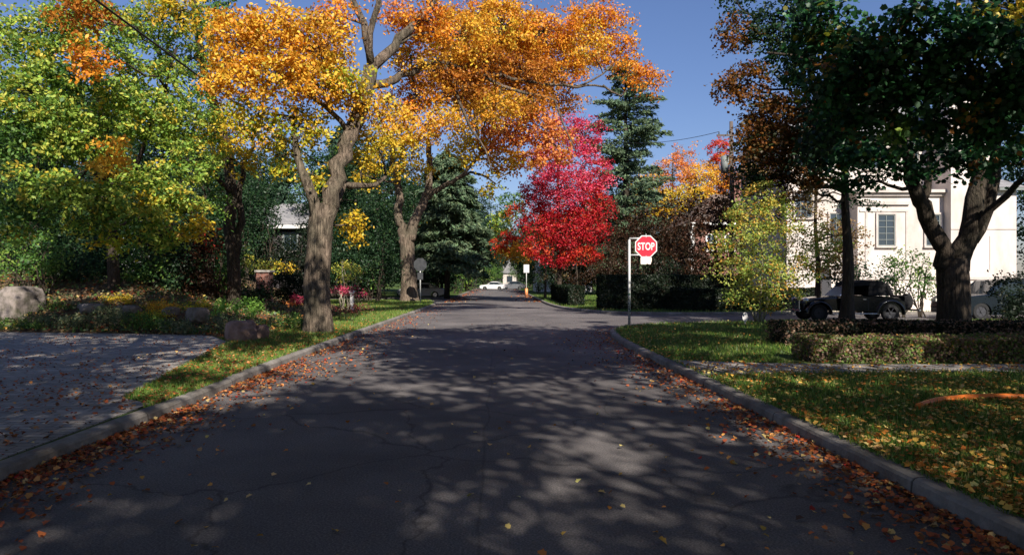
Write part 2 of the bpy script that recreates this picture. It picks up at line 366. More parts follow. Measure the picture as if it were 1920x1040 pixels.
# palettes (leaf colour, species and autumn stage)
GOLD = [(5, (.74, .40, .035)), (4, (.78, .50, .060)), (2, (.68, .28, .025)), (1, (.52, .44, .05)), (1, (.40, .18, .02))]
ORANGE = [(5, (.72, .29, .025)), (4, (.74, .38, .035)), (2, (.66, .19, .02)), (1, (.38, .13, .015))]
DKOR = [(4, (.40, .14, .018)), (3, (.50, .20, .022)), (2, (.28, .09, .012)), (1, (.56, .26, .03))]
GOLDGRN = [(4, (.60, .48, .040)), (3, (.68, .45, .035)), (3, (.36, .42, .04)), (1, (.18, .25, .02))]
YEL = [(5, (.66, .47, .035)), (3, (.60, .38, .03)), (2, (.38, .38, .04))]
LIME = [(5, (.30, .41, .065)), (4, (.18, .30, .045)), (3, (.46, .48, .08)), (3, (.07, .15, .03)), (1, (.58, .44, .05))]
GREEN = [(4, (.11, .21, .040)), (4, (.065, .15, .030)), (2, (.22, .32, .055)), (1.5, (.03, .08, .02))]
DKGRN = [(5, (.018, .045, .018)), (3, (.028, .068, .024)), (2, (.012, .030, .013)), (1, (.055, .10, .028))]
TEAL = [(5, (.022, .085, .026)), (3, (.045, .160, .050)), (2, (.010, .032, .014)), (.3, (.20, .19, .02)), (.3, (.30, .12, .02))]
RUST = [(4, (.17, .070, .018)), (3, (.25, .10, .020)), (2, (.10, .06, .016)), (2, (.05, .06, .018)), (1, (.33, .13, .02))]
PEACH = [(4, (.68, .26, .075)), (3, (.70, .33, .07)), (2, (.66, .20, .055))]
PINK = [(5, (.64, .055, .115)), (4, (.52, .022, .060)), (3, (.72, .13, .19)), (2, (.34, .015, .025)), (.6, (.5, .12, .04))]
REDM = [(5, (.46, .014, .024)), (3, (.54, .028, .04)), (3, (.30, .010, .014)), (1.4, (.52, .07, .02))]
REDOR = [(4, (.58, .05, .025)), (3, (.60, .10, .02)), (2, (.50, .02, .025))]
TAN = [(4, (.30, .20, .085)), (3, (.38, .27, .12)), (2, (.22, .13, .05)), (1, (.16, .16, .05))]
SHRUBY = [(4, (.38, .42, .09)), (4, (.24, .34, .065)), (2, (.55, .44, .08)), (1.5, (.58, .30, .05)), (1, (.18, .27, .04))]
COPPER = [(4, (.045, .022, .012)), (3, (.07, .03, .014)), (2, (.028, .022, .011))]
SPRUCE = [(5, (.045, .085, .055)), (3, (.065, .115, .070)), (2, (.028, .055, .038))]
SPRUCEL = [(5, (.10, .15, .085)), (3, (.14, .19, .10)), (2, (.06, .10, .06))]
LITTER = [(5, (.42, .12, .035)), (5, (.29, .075, .03)), (3, (.50, .22, .07)), (3, (.15, .065, .03)), (1, (.52, .36, .15)), (.6, (.34, .03, .02))]
LITTERY = [(4, (.58, .33, .07)), (3, (.62, .45, .16)), (3, (.48, .17, .03)), (1, (.3, .1, .02))]

def sprays(clumps, leaf=0.13, lps=26, sr=0.42, dens=1.0, flat=0.45, shell=0.35, droop=0.15):
    """clumps: (centre, radii(3), palette, density) -> leaf centres, normals, sizes, colours and spray centres per clump"""
    LC, LN, LS, LCo, SP = [], [], [], [], []
    for (c, r, pal, d) in clumps:
        c = np.array(c); r = np.array(r)
        ns = max(4, int(dens * d * 48.0 * (r[0] * r[2] + r[0] * r[1] + r[1] * r[2]) / 3 * (0.42 / sr) ** 2))
        u = rng.normal(size=(ns, 3)); u /= np.linalg.norm(u, axis=1, keepdims=True)
        rad = (shell + (1 - shell) * rng.random((ns, 1)) ** 0.45) * (1 + 0.13 * rng.normal(size=(ns, 1)))
        s = c + u * r * rad; SP.append(s)
        n = lps
        tilt = rng.normal(size=(ns, 3)) * 0.35 + np.array([0, 0, 1.0]) + u * 0.35
        tilt /= np.linalg.norm(tilt, axis=1, keepdims=True)
        off = rng.normal(size=(ns, n, 3)) * sr * 0.5
        hgt = np.sum(off * tilt[:, None, :], 2, keepdims=True)
        off = off - tilt[:, None, :] * hgt * (1 - flat)
        rr = np.linalg.norm(off, axis=2, keepdims=True); off[:, :, 2:3] -= droop * rr
        C = s[:, None, :] + off
        nn = tilt[:, None, :] * 0.75 + rng.normal(size=(ns, n, 3)) * 0.75 + u[:, None, :] * 0.25
        shade_c = pal_pick(pal, ns)                        # each spray leans to one colour of the palette
        cc = pal_pick(pal, ns * n).reshape(ns, n, 3); pick = rng.random((ns, n, 1)) < 0.6
        cc = np.where(pick, shade_c[:, None, :], cc)
        LC.append(C.reshape(-1, 3)); LN.append(nn.reshape(-1, 3)); LCo.append(vary(cc.reshape(-1, 3)))
        LS.append(leaf * (0.65 + 0.6 * rng.random(ns * n)))
    return np.concatenate(LC), np.concatenate(LN), np.concatenate(LS), np.concatenate(LCo), SP

def wobble_path(a, b, n, amp, sag=0.0):
    a = np.array(a); b = np.array(b); L = np.linalg.norm(b - a); t = np.linspace(0, 1, n)[:, None]
    p = a + (b - a) * t
    w = np.cumsum(rng.normal(size=(n, 3)), axis=0) * amp * L / n; w -= w[0] + (w[-1] - w[0]) * t
    p += w; p[:, 2] += (np.sin(np.pi * t[:, 0]) * sag * L)
    return p
def tree(name, base, limbs, clumps, label, cat='tree', group=None, bark='bark', leafm='leaf', leaf=0.13, lps=26, sr=0.42, dens=1.0, T=T_QUAD,
         flat=0.45, shell=0.35, droop=0.15, seed=1, twig=0.35, flare=1.35, rough=0.10, r_branch=0.05, crown_name='crown', keep=None, branch_bark=None):
    """limbs: list of (points, radius at start, radius at end, sides); first limb is the trunk"""
    reseed(seed)
    root = empty(name, base, 0, label, cat, group)
    mb = MB(); nodes = []
    for i, (pts, r0, r1, sides) in enumerate(limbs):
        p = resample(pts, 0.28 if r0 > 0.2 else 0.4); n = len(p)
        if i > 0:
            j = rng.normal(size=(n, 3)) * min(0.06, r0 * 0.35); j[0] = 0; p = p + j
        tt = np.linspace(0, 1, n); rad = r0 + (r1 - r0) * tt ** 0.85
        if i == 0:
            L = np.cumsum(np.r_[0, np.linalg.norm(np.diff(p, axis=0), axis=1)])
            rad = rad * (1 + (flare - 1) * np.exp(-L / 0.45))
            p[0][2] -= 0.15
        mb.tube(p, rad, sides, rough if r0 > 0.08 else 0)
        for q, rr in zip(p, rad):
            nodes.append((*q, rr))
    nodes = np.array(nodes)
    mb.build('trunk', M[bark], root, sm=True)
    C, Nn, S, Co, SP = sprays(clumps, leaf, lps, sr, dens, flat, shell, droop)
    bb = MB()
    zmin = base[2] + 0.25 * (nodes[:, 2].max() - base[2])
    cand = nodes[nodes[:, 2] > zmin]
    for (c, r, pal, d), s in zip(clumps, SP):
        c = np.array(c)
        dd = np.linalg.norm(cand[:, :3] - c, axis=1) + np.maximum(0, cand[:, 2] - c[2]) * 0.8
        q = cand[np.argmin(dd)]
        if np.linalg.norm(q[:3] - c) > 0.25:
            rb = min(q[3] * 0.8, r_branch * (0.7 + 0.25 * np.linalg.norm(q[:3] - c)))
            p = wobble_path(q[:3], c, max(5, int(np.linalg.norm(q[:3] - c) / 0.35)), 0.25, 0.06)
            bb.tube(p, np.linspace(rb, rb * 0.45, len(p)), 6)
        else:
            rb = r_branch
        k = int(len(s) * twig)
        for e in s[rng.permutation(len(s))[:k]]:
            p = wobble_path(c + (e - c) * 0.0, e, 5, 0.3, 0.03)
            bb.tube(p, np.linspace(rb * 0.38, rb * 0.10, 5), 4, cap=False)
    bb.build('branches', M[branch_bark or bark], root, sm=True)
    if keep is not None:
        m = keep(C); C, Nn, S, Co = C[m], Nn[m], S[m], Co[m]
    me = leaf_mesh(crown_name, C, Nn, S, Co, T)
    link(crown_name, me, M[leafm], root)
    return root
def K(px, py, rx, rz, Y, pal, d=1.0, ry=None, dy=0.0):
    """a clump of crown at photo direction (px, py) and distance Y; radii in photo pixels"""
    c = P(px, py, Y); s = Y / F
    return (c, (rx * s, (ry if ry else 0.8 * (rx + rz) / 2 * s), rz * s), pal, d)

# ================================================================ THE SETTING
def structure(o): o["kind"] = "structure"; return o
def sheet(name, poly, z, m):
    mb = MB(); mb.add([(x, y, z) for x, y in poly], [tuple(range(len(poly)))]); return structure(mb.build(name, m))
def slab(name, poly, z0, z1, m):
    mb = MB(); mb.prism(poly, z0, z1); return structure(mb.build(name, m))
def ccw(poly):
    a = sum(poly[i][0]*poly[(i+1) % len(poly)][1] - poly[(i+1) % len(poly)][0]*poly[i][1] for i in range(len(poly)))
    return poly if a > 0 else poly[::-1]

structure(MB().add([(-900, -600, -.03), (900, -600, -.03), (900, 1300, -.03), (-900, 1300, -.03)], [(0, 1, 2, 3)]) or sheet("ground", [(-900, -600), (900, -600), (900, 1300), (-900, 1300)], -0.03, M['turf']))
rd = MB()
rd.add([(-6.5, -60, 0), (3.6, -60, 0), (3.6, 145, 0), (-6.5, 145, 0)], [(0, 1, 2, 3)])
structure(rd.build("road", M['asphalt']))
sheet("side_street", [(3.6, 18), (90, 18), (90, 46), (3.6, 46)], 0.0, M['asphalt'])
sheet("cross_street", [(-90, 145), (90, 145), (90, 156), (-90, 156)], 0.0, M['asphalt'])
sheet("side_entrance", [(-40, 50), (-6.5, 50), (-6.5, 70), (-40, 70)], 0.0, M['asphalt'])

# kerb lines, walked so that the lawn is on the left hand
KR1 = [(3.42, -40), (3.36, -10), (3.27, 5), (3.25, 10), (3.22, 14), (3.22, 17.5), (3.35, 20.2), (3.68, 22.3), (4.4, 23.9), (5.8, 25.1), (8.5, 26.1), (13, 26.8), (40, 27.4), (88, 28)]
KR2 = [(88, 34.6), (40, 34.2), (14, 33.4), (8.5, 33.2), (6.0, 34.2), (4.6, 36.6), (3.7, 41), (3.35, 47), (3.3, 60), (3.35, 144)]
KL1 = [(-30, 57.5), (-9, 57), (-6.4, 55.4), (-5.1, 52.5), (-4.4, 48), (-4.2, 43), (-4.25, 30), (-4.30, 20), (-4.28, 12), (-4.15, 5), (-4.2, -40)]
KL2 = [(-4.2, 144), (-4.2, 70), (-4.5, 65.5), (-5.6, 63), (-8, 62), (-30, 61.8)]
def kerb(name, line, w=0.17, h=0.135, label=None):
    p = resample([(x, y, 0) for x, y in line], 0.5)[:, :2]
    t = np.gradient(p, axis=0); t /= np.linalg.norm(t, axis=1, keepdims=True); nrm = np.stack([t[:, 1], -t[:, 0]], 1)   # right hand side
    if name_side[name] < 0: nrm = -nrm
    prof = [(0.0, -0.02), (0.012, h - 0.035), (0.03, h - 0.01), (0.06, h), (w, h + 0.002), (w + 0.03, h - 0.012), (w + 0.03, -0.02)]
    V = []; Fs = []; n = len(p); k = len(prof)
    for i in range(n):
        jig = 0.008 * noise.noise(Vector((p[i][0] * .7, p[i][1] * .7, 3)))
        for (o, z) in prof:
            q = p[i] + nrm[i] * (o + jig); V.append((q[0], q[1], z + 0.006 * noise.noise(Vector((q[0] * .5, q[1] * .5, 7)))))
    for i in range(n - 1):
        for j in range(k - 1):
            f = (i*k+j, (i+1)*k+j, (i+1)*k+j+1, i*k+j+1)
            Fs.append(f if name_side[name] > 0 else f[::-1])
    mb = MB(); mb.add(V, Fs); o = mb.build("kerb", M['kerb']); structure(o)
    # the concrete joints are narrow recesses: thin dark strips sunk between the 3 m lengths
    return o
name_side = {'r1': 1, 'r2': 1, 'l1': 1, 'l2': 1}
def side_offset(line, d):
    p = resample([(x, y, 0) for x, y in line], 1.0)[:, :2]; t = np.gradient(p, axis=0); t /= np.linalg.norm(t, axis=1, keepdims=True)
    return [tuple(q) for q in (p + d * np.stack([t[:, 1], -t[:, 0]], 1))]
for nme, ln in (('r1', KR1), ('r2', KR2[::1]), ('l1', KL1), ('l2', KL2)):
    pass
# right hand of the walking direction: r1 walks away (right = +X = lawn); r2 walks in from the far right, then away; the lawn is on its right
kerb('r1', KR1); kerb('r2', KR2)
kerb('l1', KL1); kerb('l2', KL2)
LZ = 0.118
LAWN_R1 = side_offset(KR1, 0.12) + [(88, -40)]
LAWN_R2 = side_offset(KR2, 0.12) + [(88, 144)]
LAWN_L1 = side_offset(KL1, 0.12) + [(-90, -40), (-90, 57.5)]
LAWN_L2 = side_offset(KL2, 0.12) + [(-90, 63.6), (-90, 144)]
for nme, pl in (("lawn", LAWN_R1), ("lawn", LAWN_R2), ("lawn", LAWN_L1), ("lawn", LAWN_L2)):
    slab(nme, ccw(pl), -0.02, LZ, M['turf'])
slab("verge", [(-90, 156.2), (90, 156.2), (90, 400), (-90, 400)], -0.02, LZ, M['turf'])
DRIVE = [(-4.38, -30), (-4.36, 4), (-4.44, 8.7), (-5.0, 9.1), (-5.9, 13), (-6.9, 17.4), (-8.2, 19.4), (-10.5, 20.4), (-16, 21.6), (-40, 23), (-40, -30)]
slab("driveway", ccw(DRIVE), 0.05, LZ + 0.012, M['pavers'])
WALK = [(3.46, 11.35), (4.6, 11.5), (7.0, 11.75), (30, 11.9), (30, 12.9), (7.0, 12.8), (4.8, 13.0), (3.44, 13.5)]
slab("garden_path", ccw(WALK), 0.05, LZ + 0.010, M['concrete'])
FORE = [(14, 34.3), (45, 34.8), (45, 46), (16, 46)]
slab("forecourt", ccw(FORE), 0.05, LZ + 0.012, M['pale_drive'])

# planting bed that rises to the left behind the driveway
def bed_h(x, y):
    e = min(1.0, max(0.0, (y - (19.0 + 0.16 * (-8 - x))) / 5.5)) if x < -6 else 0
    a = min(1.0, max(0.0, (-6.5 - x) / 9.0)); s = e * e * (3 - 2 * e) * (a * a * (3 - 2 * a))
    return LZ + 0.01 + 1.75 * s + 0.07 * noise.noise(Vector((x * .8, y * .8, 0))) * min(1, e * 4)
nx, ny = 70, 44; V = []; Fs = []
for j in range(ny + 1):
    for i in range(nx + 1):
        u = i / nx; v = j / ny; x = -6.6 - u * 33; y0 = 18.4 + 0.155 * (-6.6 - x) + (0.8 if u > .05 else 0) * min(1, u * 8); y = y0 + v * 17
        h = bed_h(x, y)
        if j == 0 or i == 0: h = 0.05
        V.append((x, y, h))
for j in range(ny):
    for i in range(nx):
        a = j * (nx + 1) + i; Fs.append((a, a + nx + 1, a + nx + 2, a + 1))
mb = MB(); mb.add(V, Fs); structure(mb.build("planting_bed", M['soil'], sm=True))

# ---------------------------------------------------------------- grass and fallen leaves (nobody could count them)
def scatter(poly, n, bx, fn=None):
    """n points in the box bx with camera-weighted density inside poly"""
    x0, x1, y0, y1 = bx; v = rng.random(n)
    y = 1 / ((1 / y0) * (1 - v) + (1 / y1) * v) if y0 > 0 else y0 + (y1 - y0) * v
    x = x0 + (x1 - x0) * rng.random(n)
    m = inside(poly, x, y)
    if fn is not None: m &= rng.random(n) < fn(x, y)
    return x[m], y[m]
def vis(x, y, pad=0.05): return ((x / y) > -(CX / F) - pad) & ((x / y) < ((1920 - CX) / F) + pad)
HEDGE_SKIP = [(5.6, 12.9), (30, 12.9), (30, 14.4), (5.6, 14.4)]
def grass_patch(x, y, z, hgt, pal, name="grass"):
    n = len(x); C = np.stack([x, y, z], 1)
    nrm = rng.normal(size=(n, 3)); nrm[:, 2] *= 0.25
    ax = np.stack([rng.normal(size=n) * .38, rng.normal(size=n) * .38, np.ones(n)], 1)
    me = leaf_mesh("grass", C, nrm, hgt, vary(pal_pick(pal, n), .3, .1), T_BLADE * np.array([1.3, 1]), 0.0, ax)
    o = link("grass", me, M['grass']); return tag(o, kind="stuff")
GR = [(5, (.09, .18, .026)), (4, (.13, .23, .034)), (3, (.20, .25, .05)), (1.5, (.32, .28, .10)), (1, (.04, .10, .02))]
reseed(11)
x, y = scatter(LAWN_R1, 300000, (3.3, 22, 4.5, 27)); m = vis(x, y) & ~inside(WALK, x, y) & ~inside(HEDGE_SKIP, x, y); x, y = x[m], y[m]
tag(grass_patch(x, y, np.full(len(x), LZ - .005), 0.055 + 0.05 * rng.random(len(x)) + y * 0.0012, GR), "green lawn with fallen leaves beside the right kerb", "grass")
x, y = scatter(LAWN_L1, 160000, (-13, -4.3, 8.5, 54)); m = vis(x, y) & ~inside(DRIVE, x, y) & ((y > 20) | (x > -7.5)); x, y = x[m], y[m]
tag(grass_patch(x, y, np.full(len(x), LZ - .005), 0.05 + 0.045 * rng.random(len(x)) + y * 0.0012, GR), "green lawn around the big trees along the left kerb", "grass")
x, y = scatter(LAWN_R2, 30000, (3.3, 40, 33, 70)); m = vis(x, y) & ~inside(FORE, x, y); x, y = x[m], y[m]
tag(grass_patch(x, y, np.full(len(x), LZ - .005), 0.08 + 0.05 * rng.random(len(x)) + y * 0.001, GR), "dark grass verge in front of the shaded hedge across the side street", "grass")

def litter(x, y, z, size, pal, label):
    n = len(x); C = np.stack([x, y, z + 0.012 + 0.03 * rng.random(n) ** 2], 1)
    nrm = np.stack([rng.normal(size=n) * .38, rng.normal(size=n) * .38, np.ones(n)], 1)
    me = leaf_mesh("fallen_leaves", C, nrm, size * (0.6 + 0.7 * rng.random(n)), vary(pal_pick(pal, n), .35, .12), T_MAPLE, 0.32)
    return tag(link("fallen_leaves", me, M['litter']), label, "fallen leaves", kind="stuff")
def kerb_x(y, side):
    if side > 0: return np.interp(y, [q[1] for q in KR1[:9]], [q[0] for q in KR1[:9]])
    return np.interp(y, [q[1] for q in KL1[::-1]], [q[0] for q in KL1[::-1]])
reseed(12)
BIG = [(-60, -60), (60, -60), (60, 200), (-60, 200)]
def clumpy(x, y, s=0.9, off=0):
    return np.array([0.5 + 0.9 * noise.noise(Vector((a * s, b * s * .6, off))) for a, b in zip(x, y)])
# against the left kerb, on the road
x, y = scatter(BIG, 46000, (-4.3, -2.2, 3.5, 52)); d = x - kerb_x(y, -1)
m = (d > 0) & (rng.random(len(x)) < np.exp(-d / (0.27 + 0.30 * np.clip((y - 7) / 8, 0, 1))) * np.clip(0.22 + clumpy(x, y), 0.10, 1.0) * np.clip((y - 2.2) / 5.5, .25, 1)); x, y = x[m], y[m]
litter(x, y, np.zeros(len(x)), 0.052, LITTER, "drift of rust coloured leaves on the road along the left kerb")
# against the right kerb, on the road
x, y = scatter(BIG, 46000, (1.2, 4.6, 3.5, 24.5)); d = kerb_x(y, 1) - x
m = (d > 0) & (rng.random(len(x)) < np.exp(-d / (0.27 + 0.3 * np.clip((y - 9) / 8, 0, 1) * (y < 24))) * np.clip(0.25 + clumpy(x, y, .9, 5), 0.08, 1.0) * np.clip((y - 2.2) / 5.5, .25, 1)); x, y = x[m], y[m]
litter(x, y, np.zeros(len(x)), 0.052, LITTER, "drift of rust coloured leaves on the road along the right kerb and its corner")
# on the right lawn
x, y = scatter(LAWN_R1, 60000, (3.3, 21, 4.3, 26.5)); m = vis(x, y) & ~inside(HEDGE_SKIP, x, y)
m &= rng.random(len(x)) < np.clip(clumpy(x, y, .5, 2) * np.where(y < 12.5, 1.0, 0.45) + np.exp(-(x - 3.4) / .5) * .5, .04, 1); x, y = x[m], y[m]
litter(x, y, np.full(len(x), LZ + .035), 0.052, LITTERY, "yellow and tan leaves scattered over the right lawn and path")
# on the left lawn and under the trees
x, y = scatter(LAWN_L1, 24000, (-14, -4.3, 8.5, 53)); m = vis(x, y) & ~inside(DRIVE, x, y)
m &= rng.random(len(x)) < np.clip(clumpy(x, y, .5, 9) * .8 + np.where(y < 22, .35, 0), .05, 1); x, y = x[m], y[m]
litter(x, y, np.full(len(x), LZ + .03), 0.052, LITTERY[2:] + LITTER, "red brown leaves scattered under the trees on the left lawn")
# on the driveway
x, y = scatter(DRIVE, 34000, (-22, -4.3, 4, 23)); m = vis(x, y) & (rng.random(len(x)) < np.clip(clumpy(x, y, .8, 4), .08, .9)); x, y = x[m], y[m]
litter(x, y, np.full(len(x), LZ + .013), 0.050, LITTER, "dry red brown leaves strewn over the paved driveway")
# loose ones on the road, on the bed and on the far roads
x, y = scatter(BIG, 220, (-4, 3.2, 3.6, 60)); litter(x, y, np.zeros(len(x)), 0.055, LITTERY, "single leaves lying about on the asphalt")
x, y = scatter(BIG, 9000, (-30, -7, 19.5, 34)); z = np.array([bed_h(a, b) for a, b in zip(x, y)]); m = (y > 19.4 + .155 * (-6.6 - x)); litter(x[m], y[m], z[m] + .01, 0.10, LITTERY + LITTER, "yellow and brown leaves covering the raised planting bed")
x, y = scatter(BIG, 5000, (-4.2, 3.6, 52, 130)); d = np.minimum(x + 4.2, 3.35 - x); m = (rng.random(len(x)) < np.exp(-d / .6)); litter(x[m], y[m], np.zeros(m.sum()), 0.14, LITTER, "brown leaves in both gutters of the far road")

# ================================================================ BIG TREES
def L(*pts): return [P(*p) for p in pts]
# --- the large orange maple at the left kerb
bx = P(596, 632, 20.7)
tree('maple_tree', (bx[0], bx[1], 0.1),
     [([(bx[0], 20.7, 0.0)] + L((594, 560, 20.7), (597, 480, 20.7), (603, 412, 20.7), (612, 385, 20.7)), .41, .37, 26),
      (L((610, 395, 20.7), (632, 335, 20.8), (655, 255, 21.0), (683, 180, 21.3), (697, 125, 21.6)), .27, .22, 14),
      (L((593, 410, 20.6), (583, 375, 20.5), (573, 340, 20.4), (560, 290, 20.4), (548, 220, 20.3)), .19, .07, 12),
      (L((600, 400, 20.9), (630, 372, 21.2), (642, 350, 21.6), (700, 350, 22.5), (720, 330, 23)), .17, .06, 10),
      (L((697, 125, 21.6), (690, 70, 21.7), (672, 20, 21.8), (655, -60, 22)), .14, .08, 10),
      (L((697, 125, 21.6), (694, 60, 21.2), (708, 0, 21), (715, -80, 21)), .12, .07, 10),
      (L((697, 128, 21.6), (740, 85, 22), (790, 25, 22.6), (840, -40, 23)), .17, .10, 10),
      (L((740, 85, 22), (775, 68, 22.4), (820, 60, 23)), .07, .03, 7),
      (L((690, 168, 21.5), (735, 152, 22.6), (770, 132, 23.6), (830, 118, 25), (900, 140, 26.2), (960, 148, 27), (1020, 158, 27.8), (1080, 163, 28.4), (1130, 160, 29)), .15, .04, 10),
      (L((900, 138, 26.2), (940, 160, 26.6), (985, 175, 27), (1040, 190, 27.4), (1058, 235, 27.4), (1078, 285, 27.4)), .09, .02, 7),
      (L((830, 118, 25), (850, 160, 25.2), (868, 215, 25.4), (900, 262, 25.6), (922, 320, 25.6)), .09, .02, 7),
      (L((655, 250, 21), (610, 200, 20.4), (545, 160, 19.8), (470, 120, 19.4)), .10, .03, 8),
      (L((1080, 163, 28.4), (1130, 140, 28.8), (1160, 105, 29), (1180, 70, 29)), .05, .015, 6),
      (L((1130, 160, 29), (1165, 180, 29), (1190, 150, 29), (1225, 150, 29)), .05, .012, 6)],
     [K(440, 80, 58, 60, 19.6, GOLD, 1.25), (K(520, 60, 75, 55, 19.8, GOLD, 1.2)), K(600, 90, 70, 60, 20.2, GOLD, 1.15), K(430, 150, 52, 38, 19.4, GOLD, 1.1),
      K(520, 140, 70, 50, 19.4, GOLD, 1.1), K(600, 160, 60, 45, 20, GOLD, 1.0), K(480, 215, 48, 38, 20, GOLDGRN, .8), K(560, 235, 55, 40, 20.4, GOLDGRN, .85), K(540, 290, 50, 35, 20.8, GOLDGRN, .6),
      K(650, 150, 45, 40, 20.2, GOLDGRN, .8), K(690, 190, 40, 35, 20.8, GOLD, .7), K(660, 420, 20, 30, 22.5, YEL, .8, ry=.5), K(630, 30, 45, 35, 21.2, ORANGE, .8),
      K(800, 40, 60, 45, 23, ORANGE, 1.0), K(860, 70, 60, 50, 25, GOLD, 1.0), K(770, 105, 45, 35, 23.5, GOLD, .7), K(780, 180, 55, 38, 24.5, ORANGE, .75), K(730, 215, 45, 30, 23, GOLD, .7),
      K(940, 50, 70, 55, 27, GOLD, 1.0), K(1020, 60, 70, 50, 28, ORANGE, 1.0), K(1095, 80, 50, 48, 28.6, GOLD, .85), K(900, 120, 60, 38, 26.5, DKOR, .9), K(980, 130, 62, 32, 27.5, DKOR, .85), K(1060, 130, 45, 26, 28.2, ORANGE, .6),
      K(860, 160, 60, 35, 25.5, DKOR, .75), K(930, 195, 50, 35, 26.8, GOLD, .6), K(1000, 190, 40, 24, 27.2, DKOR, .4), K(740, 25, 36, 30, 22.8, PEACH, .6),
      K(880, 90, 70, 45, 31, DKOR, .9), K(960, 90, 70, 45, 32, ORANGE, .9), K(1040, 100, 60, 42, 33, DKOR, .9), K(1110, 100, 45, 40, 32, ORANGE, .7), K(820, 130, 60, 40, 30, DKOR, .8), K(900, 30, 80, 30, 31, ORANGE, .8), K(1060, 190, 36, 26, 30, ORANGE, .6), K(1165, 80, 34, 24, 29, ORANGE, .7), K(1180, 130, 32, 28, 29, ORANGE, .6), K(1212, 152, 28, 28, 29, ORANGE, .8), K(1150, 40, 36, 24, 29, ORANGE, .6), K(1105, 25, 50, 28, 28.6, ORANGE, .7),
      K(700, 260, 42, 26, 22.5, YEL, .6), K(670, 300, 36, 26, 22, YEL, .5), K(590, 330, 36, 24, 20.8, GOLDGRN, .35)],
     "huge maple with orange and gold leaves leaning over the road from the left kerb", 'tree', bark='bark', leaf=.125, lps=38, sr=.38, dens=1.45, T=T_OVAL, seed=21, twig=.4, rough=.18, flare=1.22, r_branch=.045)

# --- second maple, further up the left kerb, trunk forked low
bx = P(768, 566, 51)
tree('maple_tree', (bx[0], bx[1], 0.1),
     [([(bx[0], 51, 0.0)] + L((766, 520, 51), (764, 480, 51), (762, 440, 51)), .62, .52, 20),
      (L((758, 455, 51), (748, 400, 51), (748, 360, 51), (738, 310, 51), (735, 250, 51)), .40, .16, 12),
      (L((768, 450, 51), (782, 400, 51.2), (800, 365, 51.5), (806, 320, 51.5), (802, 260, 51.5)), .42, .20, 12),
      (L((796, 372, 51.4), (825, 352, 51), (862, 332, 50.5), (900, 290, 50)), .26, .09, 10)],
     [K(740, 275, 60, 34, 49, YEL, .9), K(800, 235, 65, 36, 49, GOLD, .8), K(690, 330, 30, 30, 49, YEL, .5), K(870, 275, 38, 40, 47, YEL, .8), K(880, 220, 50, 30, 48, GOLD, .8),
      K(940, 250, 50, 40, 47, PEACH, .9), K(1000, 235, 55, 38, 47, PEACH, 1.0), K(1040, 270, 38, 35, 47, PEACH, .8), K(950, 300, 45, 30, 47, GOLD, .9), K(770, 320, 38, 22, 49, YEL, .6), K(1000, 300, 35, 22, 47, PEACH, .6),
      K(930, 345, 26, 26, 46, GOLDGRN, .4), K(860, 190, 70, 30, 50, GOLD, .6), K(900, 150, 60, 34, 38, DKOR, 1.0), K(960, 140, 60, 34, 39, DKOR, 1.0), K(1010, 150, 50, 34, 41, DKOR, 1.0), K(860, 130, 60, 34, 42, ORANGE, 1.0), K(930, 190, 70, 30, 44, GOLD, .9), K(1000, 190, 50, 30, 46, ORANGE, .9)],  # the hidden clumps reaching forward are added to shade the road
     "second maple along the left kerb with a low forked trunk and yellow orange leaves", 'tree', bark='bark', leaf=.22, lps=26, sr=.6, dens=1.3, seed=22, twig=.2, r_branch=.06)

# --- the mass of green maples at the far left
tree('green_maple_tree', P(205, 560, 24),
     [([(P(215, 560, 24)[0], 24, 0.3)] + L((210, 450, 24), (198, 330, 23.5), (190, 200, 23), (150, 60, 23), (130, -60, 23)), .22, .10, 10),
      (L((205, 400, 24), (260, 300, 23), (300, 200, 22), (330, 90, 22)), .10, .04, 8), (L((198, 340, 23.5), (120, 260, 22), (60, 170, 21)), .10, .04, 8),
      (L((206, 420, 24), (150, 380, 21), (90, 370, 19)), .08, .03, 7), (L((206, 430, 24), (290, 400, 21), (360, 400, 20)), .08, .03, 7)],
     [K(60, 60, 80, 60, 20, LIME, .9), K(170, 40, 75, 50, 21, LIME, .8), K(60, 170, 75, 60, 19, LIME, 1.0), K(150, 150, 60, 50, 20, GREEN, .7), K(230, 110, 60, 50, 21, LIME, .6),
      K(40, 270, 65, 45, 19, GREEN, .9), K(120, 270, 60, 45, 19, LIME, .9), K(200, 250, 50, 60, 20, LIME, .8), K(205, 290, 22, 50, 18, GOLD, .8), K(170, 110, 40, 40, 18.5, ORANGE, .7), K(150, 20, 60, 30, 19, DKOR, .7),
      K(280, 220, 60, 55, 21, LIME, .9), K(90, 350, 70, 35, 18, LIME, 1.0), K(180, 370, 65, 35, 18, LIME, .95), K(270, 340, 60, 42, 20, LIME, .9), K(30, 380, 45, 30, 18, GREEN, .8), K(250, 410, 60, 30, 19, LIME, .8), K(300, 380, 50, 30, 20, GOLDGRN, .7), K(160, 420, 50, 22, 18.5, LIME, .7), K(70, 400, 50, 26, 19, GREEN, .6), K(110, 210, 50, 30, 18.5, LIME, .8), K(40, 330, 40, 24, 18, LIME, .8), K(230, 180, 50, 34, 20, LIME, .8), K(30, 440, 40, 20, 18.5, LIME, .6), K(300, 440, 50, 24, 19.5, LIME, .8), K(220, 450, 44, 16, 19, GOLDGRN, .6), K(20, 200, 40, 40, 18.5, LIME, .8), K(100, 100, 60, 40, 19.5, LIME, .7)],
     "broad green maple with yellowing outer leaves above the raised bed at far left", 'tree', bark='bark_dark', leaf=.13, lps=40, sr=.38, dens=1.4, T=T_OVAL, seed=23, flat=.3, twig=.2)
